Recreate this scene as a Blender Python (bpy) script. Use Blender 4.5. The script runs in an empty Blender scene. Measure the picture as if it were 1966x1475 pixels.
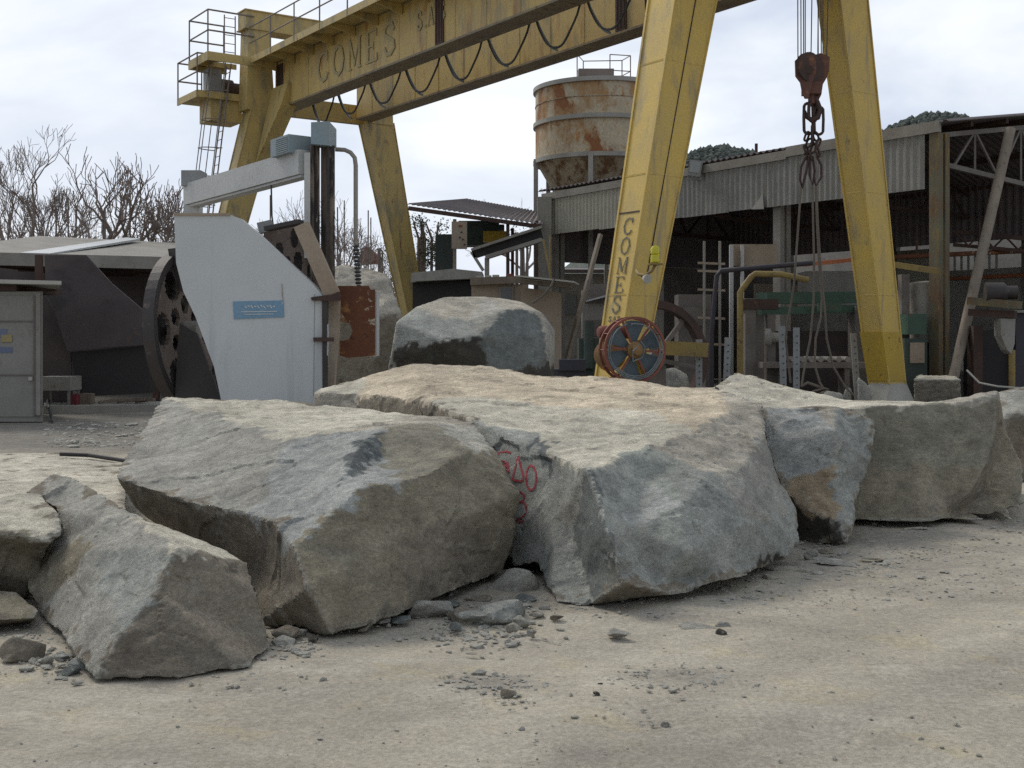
import bpy, bmesh, math, random
from mathutils import Vector, Matrix, noise
from mathutils.bvhtree import BVHTree
R = math.radians
random.seed(7)
sc = bpy.context.scene
col = sc.collection

# ------------------------------------------------------------------ camera, world, sun
FP, CX, HY, CH = 2300.0, 983.0, 650.0, 1.6          # focal length (px of a 1966 px wide frame), centre column, horizon row, eye height
cam_d = bpy.data.cameras.new('camera'); cam = bpy.data.objects.new('camera', cam_d); col.objects.link(cam)
cam.location = (0, 0, CH); cam.rotation_euler = (R(90), 0, 0)
cam_d.sensor_width = 36; cam_d.lens = 36*FP/1966; cam_d.shift_y = -(737.5-HY)/1966
cam_d.clip_end = 3000; cam_d.clip_start = .1
sc.camera = cam
SUN = Vector((-.50, .50, .72)).normalized()
SUN_EL = math.asin(SUN.z); SUN_ROT = math.atan2(SUN.x, SUN.y)
w = bpy.data.worlds.new('World'); sc.world = w; w.use_nodes = True
nt = w.node_tree; N = nt.nodes; L = nt.links; N.clear()
out = N.new('ShaderNodeOutputWorld'); bg = N.new('ShaderNodeBackground'); bg.inputs[1].default_value = .1
sky = N.new('ShaderNodeTexSky'); sky.sky_type = 'NISHITA'; sky.sun_disc = False
sky.sun_elevation = SUN_EL; sky.sun_rotation = SUN_ROT; sky.air_density = 1.2; sky.dust_density = 3
tc = N.new('ShaderNodeTexCoord')
mp = N.new('ShaderNodeMapping'); mp.inputs['Scale'].default_value = (1.0, 1.0, 2.6); L.new(tc.outputs['Generated'], mp.inputs[0])
n1 = N.new('ShaderNodeTexNoise'); n1.inputs['Scale'].default_value = 3.4; n1.inputs['Detail'].default_value = 7; n1.inputs['Roughness'].default_value = .52; n1.inputs['Distortion'].default_value = .35
L.new(mp.outputs[0], n1.inputs[0])
cr = N.new('ShaderNodeValToRGB'); e = cr.color_ramp.elements
e[0].position = .34; e[0].color = (4.1, 4.6, 5.6, 1); e[1].position = .66; e[1].color = (7.0, 7.25, 7.5, 1)
L.new(n1.outputs['Fac'], cr.inputs[0])
# brighter low down and towards the veiled sun, duller behind and overhead
sx = N.new('ShaderNodeSeparateXYZ'); L.new(tc.outputs['Generated'], sx.inputs[0])
def mth(op, a, b=None, clamp=False):
    m = N.new('ShaderNodeMath'); m.operation = op; m.use_clamp = clamp
    for i, v in enumerate((a, b)):
        if v is None: continue
        if isinstance(v, (int, float)): m.inputs[i].default_value = v
        else: L.new(v, m.inputs[i])
    return m.outputs[0]
lowf = mth('POWER', mth('SUBTRACT', 1.0, mth('ABSOLUTE', sx.outputs[2]), True), 5.0)
front = mth('MULTIPLY_ADD', sx.outputs[1], .22); N[-1].inputs[2].default_value = .80
bright = mth('ADD', front, mth('MULTIPLY', lowf, .20))
br = N.new('ShaderNodeVectorMath'); br.operation = 'SCALE'; L.new(cr.outputs[0], br.inputs[0]); L.new(bright, br.inputs['Scale'])
mx = N.new('ShaderNodeMixRGB'); mx.inputs[0].default_value = .90
L.new(sky.outputs[0], mx.inputs[1]); L.new(br.outputs[0], mx.inputs[2]); L.new(mx.outputs[0], bg.inputs[0]); L.new(bg.outputs[0], out.inputs[0])
sun_d = bpy.data.lights.new('sun', 'SUN'); sun_d.energy = 1.3; sun_d.angle = R(16); sun_d.color = (1, .93, .82)
sun = bpy.data.objects.new('sun', sun_d); col.objects.link(sun); sun.rotation_euler = SUN.to_track_quat('Z', 'Y').to_euler(); sun.location = (-20, 20, 30)
sc.view_settings.view_transform = 'Standard'; sc.view_settings.look = 'None'; sc.view_settings.exposure = .50; sc.view_settings.gamma = 1
sc.render.engine = 'CYCLES'; sc.cycles.max_bounces = 5; sc.cycles.use_denoising = False

# ------------------------------------------------------------------ helpers
def at(px, py, Y): return Vector(((px-CX)/FP*Y, Y, CH+(HY-py)/FP*Y))
def gY(py): return CH*FP/(py-HY)
def gp(px, py): return at(px, py, gY(py))
def on(px, Y, z): return Vector(((px-CX)/FP*Y, Y, z))
VV = Vector((.8241, .5665, 0)); UU = Vector((-.5665, .8241, 0)); ZZ = Vector((0, 0, 1))
def W(s, w_, z): return VV*s + UU*w_ + ZZ*z          # crane axes: s across the yard, w along the girders

def tag(o, label=None, cat=None, group=None, kind=None):
    if label: o['label'] = label
    if cat: o['category'] = cat
    if group: o['group'] = group
    if kind: o['kind'] = kind
    return o
def wloc(o):
    p = Vector((0, 0, 0))
    while o: p += o.location; o = o.parent
    return p
def thing(name, label, cat, loc=(0, 0, 0), group=None):
    o = bpy.data.objects.new(name, None); col.objects.link(o); o.location = loc; o.empty_display_size = .3
    return tag(o, label, cat, group)
def link_mesh(name, me, mat, parent=None, origin=None):
    o = bpy.data.objects.new(name, me); col.objects.link(o)
    org = Vector(origin) if origin is not None else (wloc(parent) if parent else Vector((0, 0, 0)))
    if org.length: me.transform(Matrix.Translation(-org))
    if parent: o.parent = parent; o.location = org-wloc(parent)
    else: o.location = org
    for m in (mat if isinstance(mat, (list, tuple)) else [mat]): me.materials.append(m)
    return o
class MB:
    def __init__(s): s.v = []; s.f = []; s.mi = []; s.cur = 0
    def add(s, vs, fs):
        b = len(s.v); s.v += [Vector(x) for x in vs]; s.f += [tuple(b+i for i in f) for f in fs]; s.mi += [s.cur]*len(fs); return s
    def hexa(s, a, b):                                # two matching quads (lists of 4 points)
        return s.add(list(a)+list(b), [(3, 2, 1, 0), (4, 5, 6, 7), (0, 1, 5, 4), (1, 2, 6, 5), (2, 3, 7, 6), (3, 0, 4, 7)])
    def box(s, c, dx, dy, dz, ax=Vector((1, 0, 0)), ay=Vector((0, 1, 0)), az=Vector((0, 0, 1))):
        c = Vector(c); q = [(-1, -1), (1, -1), (1, 1), (-1, 1)]
        lo = [c+ax*dx/2*i+ay*dy/2*j-az*dz/2 for i, j in q]; hi = [p+az*dz for p in lo]
        return s.hexa(lo, hi)
    def wbox(s, s0, s1, w0, w1, z0, z1):              # box in crane axes
        return s.hexa([W(s0, w0, z0), W(s1, w0, z0), W(s1, w1, z0), W(s0, w1, z0)], [W(s0, w0, z1), W(s1, w0, z1), W(s1, w1, z1), W(s0, w1, z1)])
    def bar(s, p, q, w_, h, up=ZZ):
        p = Vector(p); q = Vector(q); d = (q-p).normalized(); a = d.cross(up)
        if a.length < 1e-3: a = d.cross(Vector((1, 0, 0)))
        a.normalize(); b = a.cross(d)
        f = lambda c: [c-a*w_/2-b*h/2, c+a*w_/2-b*h/2, c+a*w_/2+b*h/2, c-a*w_/2+b*h/2]
        return s.hexa(f(p), f(q))
    def tube(s, p, q, r, n=8, r2=None, caps=True):
        p = Vector(p); q = Vector(q); r2 = r if r2 is None else r2; d = (q-p)
        if d.length < 1e-6: return s
        d.normalize(); a = d.orthogonal().normalized(); b = d.cross(a); vs = []
        for c, rr in ((p, r), (q, r2)):
            vs += [c+(a*math.cos(2*math.pi*i/n)+b*math.sin(2*math.pi*i/n))*rr for i in range(n)]
        fs = [(i, (i+1) % n, n+(i+1) % n, n+i) for i in range(n)]
        if caps: fs += [tuple(range(n-1, -1, -1)), tuple(range(n, 2*n))]
        return s.add(vs, fs)
    def path(s, pts, r, n=8):
        pts = [Vector(p) for p in pts]; vs = []; fs = []; m = len(pts); a = None
        for k, p in enumerate(pts):
            d = (pts[min(k+1, m-1)]-pts[max(k-1, 0)]).normalized()
            a = d.orthogonal().normalized() if a is None else (a-d*a.dot(d)).normalized()
            b = d.cross(a); rr = r[k] if isinstance(r, (list, tuple)) else r
            vs += [p+(a*math.cos(2*math.pi*i/n)+b*math.sin(2*math.pi*i/n))*rr for i in range(n)]
        for k in range(m-1): fs += [(k*n+i, k*n+(i+1) % n, (k+1)*n+(i+1) % n, (k+1)*n+i) for i in range(n)]
        fs += [tuple(range(n-1, -1, -1)), tuple(range((m-1)*n, m*n))]
        return s.add(vs, fs)
    def prism(s, pts, vec):
        n = len(pts); pts = [Vector(p) for p in pts]; vec = Vector(vec)
        return s.add(pts+[p+vec for p in pts], [tuple(range(n-1, -1, -1)), tuple(range(n, 2*n))]+[(i, (i+1) % n, n+(i+1) % n, n+i) for i in range(n)])
    def ppoly(s, pp, Y, t):                           # outline given as picture points at depth Y, with thickness t behind it
        return s.prism([at(x, y, Y) for x, y in pp], (0, t, 0))
    def disc(s, c, axis, prof, n=32, closed=False):   # revolve (radius, height) profile round axis
        c = Vector(c); axis = Vector(axis).normalized(); a = axis.orthogonal().normalized(); b = axis.cross(a); vs = []; m = len(prof)
        for r, h in prof: vs += [c+axis*h+(a*math.cos(2*math.pi*i/n)+b*math.sin(2*math.pi*i/n))*r for i in range(n)]
        fs = []
        for k in range(m if closed else m-1):
            k2 = (k+1) % m; fs += [(k*n+i, k*n+(i+1) % n, k2*n+(i+1) % n, k2*n+i) for i in range(n)]
        if not closed: fs += [tuple(range(n-1, -1, -1)), tuple(range((m-1)*n, m*n))]
        return s.add(vs, fs)
    def sheet(s, p0, du, dv, nx, amp, nrm, t=.012):   # corrugated sheet from p0, ribs along dv, nx ribs over du
        p0 = Vector(p0); du = Vector(du); dv = Vector(dv); nrm = Vector(nrm).normalized(); k = nx*4; vs = []
        for side in (0, 1):
            for j in (0, 1):
                for i in range(k+1):
                    ph = (i % 4); off = (0, amp, amp, 0)[ph]
                    vs.append(p0+du*(i/k)+dv*j+nrm*(off+(t if side else 0)))
        n = k+1; fs = []
        for i in range(k):
            fs.append((i, i+1, n+i+1, n+i)); fs.append((2*n+i+1, 2*n+i, 3*n+i, 3*n+i+1))
            fs.append((i+1, i, 2*n+i, 2*n+i+1)); fs.append((n+i, n+i+1, 3*n+i+1, 3*n+i))
        fs += [(0, n, 3*n, 2*n), (n-1, 3*n-1, 4*n-1, 2*n-1)]
        return s.add(vs, fs)
    def build(s, name, mat, parent=None, origin=None, smooth=False):
        me = bpy.data.meshes.new(name); me.from_pydata(s.v, [], s.f); me.update()
        bm = bmesh.new(); bm.from_mesh(me); bmesh.ops.recalc_face_normals(bm, faces=bm.faces)
        for f, i in zip(bm.faces, s.mi): f.material_index = i; f.smooth = smooth
        if smooth:
            for ed in bm.edges:
                if len(ed.link_faces) == 2 and ed.calc_face_angle(0) > R(40): ed.smooth = False
        bm.to_mesh(me); bm.free()
        return link_mesh(name, me, mat, parent, origin)
def single(mb, name, mat, label, cat, group=None, origin=None, smooth=False, kind=None):
    if origin is None:
        xs = mb.v; origin = (sum(v.x for v in xs)/len(xs), sum(v.y for v in xs)/len(xs), min(v.z for v in xs))
    return tag(mb.build(name, mat, None, origin, smooth), label, cat, group, kind)

# ------------------------------------------------------------------ materials
def nodes(name):
    m = bpy.data.materials.new(name); m.use_nodes = True; t = m.node_tree; t.nodes.clear()
    o = t.nodes.new('ShaderNodeOutputMaterial'); b = t.nodes.new('ShaderNodeBsdfPrincipled'); t.links.new(b.outputs[0], o.inputs[0])
    return m, t, b
def nz(t, vec, scale, detail=5, rough=.6, stretch=None, dist=0, ty='ShaderNodeTexNoise'):
    if stretch:
        mp = t.nodes.new('ShaderNodeMapping'); mp.inputs['Scale'].default_value = stretch; t.links.new(vec, mp.inputs[0]); vec = mp.outputs[0]
    n = t.nodes.new(ty); n.inputs['Scale'].default_value = scale
    if ty == 'ShaderNodeTexNoise':
        n.inputs['Detail'].default_value = detail; n.inputs['Roughness'].default_value = rough; n.inputs['Distortion'].default_value = dist
    t.links.new(vec, n.inputs[0]); return n.outputs[0]
def ramp(t, fac, lo, hi, c0=(0, 0, 0), c1=(1, 1, 1)):
    r = t.nodes.new('ShaderNodeValToRGB'); e = r.color_ramp.elements
    e[0].position = lo; e[1].position = hi; e[0].color = (*c0, 1); e[1].color = (*c1, 1); t.links.new(fac, r.inputs[0]); return r.outputs[0]
def mix(t, fac, a, b, mode='MIX'):
    m = t.nodes.new('ShaderNodeMixRGB'); m.blend_type = mode
    for i, v in enumerate((fac, a, b)):
        if isinstance(v, (int, float)): m.inputs[i].default_value = v if i == 0 else (v, v, v, 1)
        elif isinstance(v, (tuple, list)): m.inputs[i].default_value = (*v, 1)
        else: t.links.new(v, m.inputs[i])
    return m.outputs[0]
def bump(t, b, h, st, dist=.02, prev=None):
    n = t.nodes.new('ShaderNodeBump'); n.inputs['Strength'].default_value = st; n.inputs['Distance'].default_value = dist
    t.links.new(h, n.inputs['Height'])
    if prev is not None: t.links.new(prev, n.inputs['Normal'])
    t.links.new(n.outputs[0], b.inputs['Normal']); return n.outputs[0]
def paint(name, c, c2=None, rough=.55, metal=0, vscale=1.2, layers=(), bst=.25, bscale=30, stretch=(1, 1, 1), fine=.25):
    """base colour drifting to c2, then layers (colour, noise scale, threshold, softness, stretch) of rust, dirt, bare patches"""
    m, t, b = nodes(name); tc = t.nodes.new('ShaderNodeTexCoord').outputs['Object']
    c2 = c2 or tuple(x*.7 for x in c)
    colr = mix(t, ramp(t, nz(t, tc, vscale, 6, .65, stretch), .35, .68), c, c2)
    colr = mix(t, fine, colr, mix(t, 1, colr, ramp(t, nz(t, tc, bscale, 4, .7), .3, .7, (.45, .45, .45), (1.35, 1.35, 1.35)), 'MULTIPLY'))
    for (lc, sc_, th, so, st) in layers:
        colr = mix(t, ramp(t, nz(t, tc, sc_, 8, .68, st, .3), th, th+so), colr, lc)
    t.links.new(colr, b.inputs['Base Color']); b.inputs['Roughness'].default_value = rough; b.inputs['Metallic'].default_value = metal
    bump(t, b, nz(t, tc, bscale, 5, .7), bst, .01)
    return m
RUST = (.16, .052, .02); RUSTL = (.30, .13, .05); DIRT = (.09, .07, .05)
M = {}
M['yellow'] = paint('yellow_paint', (.58, .42, .13), (.48, .35, .13), layers=[((.34, .17, .05), 1.6, .56, .10, (1, 1, .22)), ((.33, .27, .14), 2.2, .52, .12, (1, 1, .3)), ((.30, .14, .05), 3.5, .63, .06, (1, 1, .25)), ((.20, .17, .10), 9, .64, .1, (1, 1, .15))], fine=.35)
M['yellow_bright'] = paint('yellow_leg_paint', (.64, .45, .10), (.54, .395, .13), layers=[((.30, .25, .16), 1.5, .56, .14, (2, 2, .25)), ((.14, .08, .05), 11, .68, .03, (1, 1, .6)), ((.36, .29, .14), 3, .55, .15, (1, 1, .3)), ((.30, .18, .06), 6, .66, .05, (1, 1, .3))], fine=.3)
M['yellow_dull'] = paint('yellow_grimy_paint', (.54, .405, .145), (.44, .34, .14), layers=[((.27, .23, .14), 2.4, .5, .14, (1, 1, .3)), ((.22, .11, .05), 4, .62, .06, (1, 1, .25))], fine=.35)
M['yellow_flange'] = paint('dark_flange_paint', (.26, .21, .11), (.17, .13, .09), layers=[((.13, .07, .04), 4, .55, .1, (1, 1, 1))])  # darker brownish yellow for the flanges
M['yellow_foot'] = paint('fresh_yellow_paint', (.52, .35, .04), (.42, .29, .05), layers=[((.25, .13, .04), 7, .6, .06, None)])
M['galv'] = paint('galvanised_metal', (.30, .31, .31), (.20, .21, .21), .5, .3, layers=[((.16, .09, .06), 6, .64, .08, None)])
M['rail'] = paint('railing_paint', (.22, .19, .17), (.15, .12, .10), layers=[(RUST, 8, .6, .1, None)])
M['rope'] = paint('steel_rope', (.10, .09, .08), (.06, .05, .05), .6, .4)
M['cable'] = paint('rubber_cable', (.03, .032, .035), (.06, .065, .07), .6)
M['cablegrey'] = paint('grey_flat_cable', (.22, .25, .25), (.12, .14, .15), .6)
M['white'] = paint('white_painted_steel', (.54, .57, .585), (.48, .51, .525), .5, layers=[((.40, .43, .45), 1.6, .55, .2, (3, 3, .25)), ((.36, .32, .26), 9, .70, .05, (2, 2, .3)), ((.62, .65, .66), 5, .66, .1, (1, 1, .4)), ((.30, .21, .14), 12, .74, .02, (1.5, 1.5, .12))], fine=.06, vscale=.8, bst=.08)
M['white_beam'] = paint('off_white_beam_paint', (.50, .51, .50), (.40, .41, .41), .5, layers=[((.26, .24, .20), 5, .60, .12, (1, 1, .4)), ((.22, .11, .06), 8, .70, .05, None)])
M['blue'] = paint('blue_grey_paint', (.21, .29, .34), (.24, .28, .29), .5, layers=[((.30, .33, .33), 5, .62, .1, None)])
M['blueplate'] = paint('blue_plate', (.13, .27, .42), (.20, .33, .45), .5, layers=[((.42, .50, .55), 14, .62, .08, None)])
M['rust'] = paint('rusty_sheet', (.15, .055, .025), (.105, .038, .02), .85, layers=[((.30, .15, .05), 3.5, .55, .10, None), ((.42, .38, .28), 5, .61, .03, None), ((.05, .025, .02), 9, .60, .05, None)], bst=.5)
M['rustdark'] = paint('dark_rusty_steel', (.085, .05, .038), (.045, .03, .028), .8, layers=[((.18, .08, .04), 5, .58, .12, None)], bst=.4)
M['grease'] = paint('greasy_black_steel', (.028, .025, .027), (.055, .045, .042), .6, layers=[((.16, .13, .11), 5, .62, .1, None), ((.11, .05, .03), 7, .64, .08, None)], bst=.5)
M['holed'] = paint('worn_brown_plate', (.20, .165, .14), (.12, .09, .08), .8, layers=[((.30, .27, .23), 6, .60, .1, None), ((.10, .05, .035), 5, .58, .1, None)], bst=.4)
M['mast'] = paint('streaked_mast_steel', (.24, .20, .16), (.10, .07, .05), .7, layers=[((.03, .025, .025), 2.6, .48, .08, (3, 3, .5)), ((.40, .38, .33), 6, .62, .08, (3, 3, .4))], bst=.4)
M['tan'] = paint('beige_worn_paint', (.36, .30, .23), (.28, .22, .16), .7, layers=[((.14, .08, .05), 6, .62, .08, None)])
M['concrete'] = paint('concrete', (.34, .33, .29), (.25, .245, .22), .9, layers=[((.19, .185, .165), 3, .55, .15, (1, 1, .4))], bst=.5)
M['conclight'] = paint('light_concrete', (.48, .47, .42), (.38, .37, .33), .9, layers=[((.25, .24, .21), 3.5, .62, .1, None)], bst=.5)
M['corr'] = paint('weathered_corrugated_sheet', (.32, .32, .305), (.23, .23, .22), .6, .2, layers=[((.20, .195, .185), 2.0, .52, .14, (1.6, 1.6, .12)), ((.20, .12, .08), 3, .66, .08, (2, 2, .12)), ((.42, .43, .42), 4, .63, .1, (2, 2, .15))])
M['corrtan'] = paint('beige_corrugated_sheet', (.46, .45, .38), (.38, .37, .31), .65, .1, layers=[((.22, .20, .16), 2.4, .58, .14, (2, 2, .15))])
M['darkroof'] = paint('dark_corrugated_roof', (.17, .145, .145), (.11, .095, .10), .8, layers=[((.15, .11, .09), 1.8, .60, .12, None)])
M['roofgrey'] = paint('grey_fibre_cement_roof', (.30, .29, .26), (.22, .21, .19), .9, layers=[((.15, .145, .12), 3, .58, .12, None)])
M['darkwall'] = paint('dark_brown_wall', (.11, .09, .085), (.065, .055, .055), .95, layers=[((.12, .085, .06), 1.6, .58, .2, None)])  # dark brown wall colour with random patches
M['darksheet'] = paint('dark_rusty_metal_sheet', (.085, .072, .072), (.055, .046, .048), .75, layers=[((.13, .085, .055), 2.2, .60, .16, None), ((.04, .034, .036), 1.2, .55, .1, None)])
M['wood'] = paint('grey_wood', (.22, .18, .14), (.14, .11, .085), .9, layers=[((.09, .065, .05), 8, .56, .1, (1, 1, .2))])
M['woodpole'] = paint('pale_wood_pole', (.29, .25, .20), (.20, .17, .14), .9, layers=[((.12, .09, .07), 9, .58, .1, (1, 1, .3))])
M['cabin'] = paint('grey_cabin_panel', (.27, .265, .24), (.21, .205, .185), .7, layers=[((.15, .13, .10), 3, .58, .16, (1, 1, .5))])
M['column'] = paint('rusty_green_column', (.15, .15, .10), (.14, .08, .045), .8, layers=[((.24, .16, .05), 5, .52, .1, (2, 2, .4)), ((.10, .125, .09), 4, .55, .1, (2, 2, .4))], bst=.4)
M['green'] = paint('green_machine_paint', (.055, .12, .08), (.04, .075, .055), .6, layers=[(DIRT, 4, .58, .1, None)])
M['darkgreen'] = paint('dark_green_machine', (.055, .085, .07), (.035, .045, .042), .7, layers=[((.10, .06, .04), 4, .6, .1, None)])
M['machine'] = paint('grimy_machine_grey', (.20, .185, .165), (.12, .10, .09), .75, layers=[((.16, .09, .05), 5, .6, .1, None)])
M['machlight'] = paint('dusty_machine_grey', (.32, .31, .28), (.22, .205, .185), .8, layers=[((.14, .08, .05), 5, .62, .1, None)])
M['ypipe'] = paint('yellow_pipe', (.29, .215, .06), (.20, .14, .055), .6, layers=[((.13, .08, .04), 7, .56, .1, None)])
M['opipe'] = paint('orange_pipe', (.40, .13, .05), (.28, .09, .04), .6)
M['bpipe'] = paint('dark_blue_pipe', (.035, .04, .06), (.05, .038, .04), .6)
M['redpaint'] = paint('red_oxide_paint', (.26, .075, .045), (.17, .05, .035), .6, layers=[((.33, .25, .2), 9, .64, .06, None)])
M['reelface'] = paint('reel_disc_paint', (.10, .14, .16), (.055, .08, .10), .6, layers=[((.03, .025, .025), 5, .58, .1, None), ((.30, .16, .08), 9, .66, .05, None)])
M['brass'] = paint('dirty_brass', (.32, .19, .07), (.16, .09, .04), .5, .3)
M['hook'] = paint('rusty_red_hook_block', (.17, .07, .045), (.10, .045, .035), .7, layers=[((.26, .12, .05), 6, .56, .1, None), ((.04, .03, .03), 7, .62, .06, None)], bst=.4)
M['chain'] = paint('rusty_chain', (.09, .055, .048), (.05, .032, .03), .7, .3)
M['sling'] = paint('dusty_wire_sling', (.17, .145, .115), (.10, .085, .07), .8)
M['silo'] = paint('rust_stained_silo', (.53, .46, .33), (.44, .38, .28), .7, layers=[((.36, .22, .10), .9, .46, .10, (1, 1, .6)), ((.25, .10, .035), .95, .525, .05, (1, 1, .55)), ((.40, .20, .06), 3.0, .57, .06, (1, 1, .5)), ((.13, .07, .04), 5, .66, .05, (1, 1, .5))], fine=.45, bst=.4, bscale=12)
M['silocone'] = paint('rust_stained_cone', (.45, .40, .29), (.32, .25, .16), .75, layers=[((.17, .09, .04), 1.7, .50, .08, (1, 1, .6)), ((.10, .065, .04), 3.4, .58, .07, None)], fine=.4)
M['ring'] = paint('silo_ring_grey', (.38, .38, .35), (.26, .25, .23), .6, layers=[((.18, .10, .06), 5, .62, .08, None)])
M['bark'] = paint('grey_bark', (.22, .18, .155), (.14, .115, .10), .95)
M['twig'] = paint('thin_twigs', (.28, .235, .205), (.20, .165, .15), .95)
M['brick'] = paint('brick_red_render', (.30, .12, .08), (.22, .09, .06), .9)
M['tile'] = paint('red_roof', (.24, .08, .05), (.16, .06, .04), .9)
M['letter'] = paint('faded_blue_letter_paint', (.12, .12, .11), (.20, .18, .11), .7, layers=[((.40, .31, .12), 9, .60, .08, None)])
M['letterfade'] = paint('very_faded_letter_paint', (.34, .30, .19), (.42, .33, .14), .7, layers=[((.42, .34, .14), 4, .52, .1, None)])
M['redspray'] = paint('red_spray_paint', (.33, .03, .045), (.24, .04, .05), .8)
M['black'] = paint('black_paint', (.02, .02, .022), (.035, .03, .03), .7)
M['yellowsheet'] = paint('yellow_machine_cover', (.52, .36, .03), (.42, .28, .03), .6)
M['sign_blue'] = paint('blue_sticker', (.10, .14, .24), (.17, .19, .24), .5)
M['sign_yellow'] = paint('yellow_sticker', (.36, .27, .09), (.27, .23, .13), .5)
M['redcloth'] = paint('red_crate', (.20, .03, .04), (.12, .02, .03), .8)
m, t, b = nodes('lamp_glass'); b.inputs['Base Color'].default_value = (.30, .33, .34, 1); b.inputs['Roughness'].default_value = .15; M['glass'] = m
m, t, b = nodes('window_glass'); b.inputs['Base Color'].default_value = (.09, .10, .10, 1); b.inputs['Roughness'].default_value = .2; M['pane'] = m
m, t, b = nodes('beacon_yellow'); b.inputs['Base Color'].default_value = (.68, .62, .03, 1); b.inputs['Roughness'].default_value = .25; b.inputs['Transmission Weight'].default_value = .25; M['beacon'] = m

def stone(name, sat=1.0):
    m, t, b = nodes(name); tc = t.nodes.new('ShaderNodeTexCoord').outputs['Object']
    a = t.nodes.new('ShaderNodeAttribute'); a.attribute_name = 'tint'
    base = a.outputs['Color']
    big = nz(t, tc, 1.7, 6, .62, None, .6)
    base = mix(t, .8, base, mix(t, 1, base, ramp(t, big, .34, .66, (.70, .69, .68), (1.30, 1.29, 1.26)), 'MULTIPLY'))
    base = mix(t, .7, base, mix(t, 1, base, ramp(t, nz(t, tc, 5.5, 9, .72, (1, 1, 1.3), .4), .36, .64, (.74, .74, .74), (1.26, 1.26, 1.24)), 'MULTIPLY'))
    # rock's own mottling: bluish and rusty clouds
    base = mix(t, mix(t, 1, ramp(t, nz(t, tc, 2.6, 4, .6, None, .5), .54, .68), .22, 'MULTIPLY'), base, mix(t, .6, base, (.17, .205, .21)))
    base = mix(t, mix(t, 1, ramp(t, nz(t, tc, 2.1, 4, .6, (1.3, .8, 1)), .58, .70), .22, 'MULTIPLY'), base, mix(t, .6, base, (.29, .22, .15)))
    # pale bruises and dust flecks
    base = mix(t, mix(t, 1, ramp(t, nz(t, tc, 7, 8, .72, (1, 1, .55), .6), .60, .74), .55, 'MULTIPLY'), base, (.42, .42, .38))
    base = mix(t, .55, base, mix(t, 1, base, ramp(t, nz(t, tc, 42, 7, .85, (1, 1, 1.6)), .34, .66, (.42, .42, .42), (1.6, 1.6, 1.6)), 'MULTIPLY'))
    base = mix(t, .45, base, mix(t, 1, base, ramp(t, nz(t, tc, 16, 9, .8, (.6, .6, 1.9), .4), .34, .66, (.5, .5, .5), (1.5, 1.5, 1.45)), 'MULTIPLY'))
    g = t.nodes.new('ShaderNodeNewGeometry')
    base = mix(t, mix(t, 1, ramp(t, g.outputs['Pointiness'], .525, .59), .7, 'MULTIPLY'), base, (.52, .52, .47))
    t.links.new(base, b.inputs['Base Color']); b.inputs['Roughness'].default_value = .92; b.inputs['Specular IOR Level'].default_value = .25
    p = bump(t, b, nz(t, tc, 10, 10, .78, (1, 1, 1.6)), .8, .04)
    bump(t, b, nz(t, tc, 45, 8, .85, (1, 1, 1.8)), .7, .012, p)
    return m
M['stone'] = stone('grey_quarry_stone')

# ground: pale dusty yard, damp and darker behind
m, t, b = nodes('dusty_yard_ground'); tc = t.nodes.new('ShaderNodeTexCoord').outputs['Object']
c = mix(t, ramp(t, nz(t, tc, .42, 8, .62, (.8, 1.2, 1), .5), .36, .64), (.35, .32, .265), (.445, .408, .338))
c = mix(t, mix(t, 1, ramp(t, nz(t, tc, 1.5, 9, .74, (.55, 1.5, 1), .5), .50, .62), .5, 'MULTIPLY'), c, (.53, .50, .43))
c = mix(t, mix(t, 1, ramp(t, nz(t, tc, 1.3, 8, .72, (.6, 1.3, 1), .4), .53, .66), .6, 'MULTIPLY'), c, (.255, .235, .205))
c = mix(t, mix(t, 1, ramp(t, nz(t, tc, 2.3, 5, .6, None, .7), .56, .66), .35, 'MULTIPLY'), c, (.47, .41, .24))
a4 = t.nodes.new('ShaderNodeAttribute'); a4.attribute_name = 'sweep'
c = mix(t, .8, c, mix(t, 1, c, ramp(t, mix(t, .45, a4.outputs['Fac'], nz(t, tc, 7, 9, .8, (.7, 1.3, 1), .5)), .3, .75, (.80, .79, .79), (1.28, 1.27, 1.22)), 'MULTIPLY'))
a = t.nodes.new('ShaderNodeAttribute'); a.attribute_name = 'damp'
c = mix(t, a.outputs['Fac'], c, mix(t, ramp(t, nz(t, tc, 3.5, 7, .7, (.7, 1.2, 1)), .35, .65), (.13, .125, .11), (.25, .235, .205)))
a2 = t.nodes.new('ShaderNodeAttribute'); a2.attribute_name = 'rubble'
c = mix(t, a2.outputs['Fac'], c, mix(t, ramp(t, nz(t, tc, 14, 8, .75), .4, .6), (.17, .16, .14), (.30, .28, .24)))
a3 = t.nodes.new('ShaderNodeAttribute'); a3.attribute_name = 'track'
c = mix(t, mix(t, 1, a3.outputs['Fac'], .5, 'MULTIPLY'), c, mix(t, ramp(t, nz(t, tc, 22, 5, .7, (1, 1, 1)), .42, .58), (.24, .22, .19), (.46, .43, .37)))
c = mix(t, .6, c, mix(t, 1, c, ramp(t, nz(t, tc, 38, 8, .82), .34, .66, (.45, .45, .45), (1.5, 1.5, 1.5)), 'MULTIPLY'))
c = mix(t, ramp(t, nz(t, tc, 60, 3, .6), .70, .74), c, (.16, .145, .125))
t.links.new(c, b.inputs['Base Color']); b.inputs['Roughness'].default_value = .95; b.inputs['Specular IOR Level'].default_value = .2
p = bump(t, b, nz(t, tc, 9, 8, .75), .5, .03); bump(t, b, nz(t, tc, 60, 6, .8), .6, .01, p)
M['ground'] = m

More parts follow.
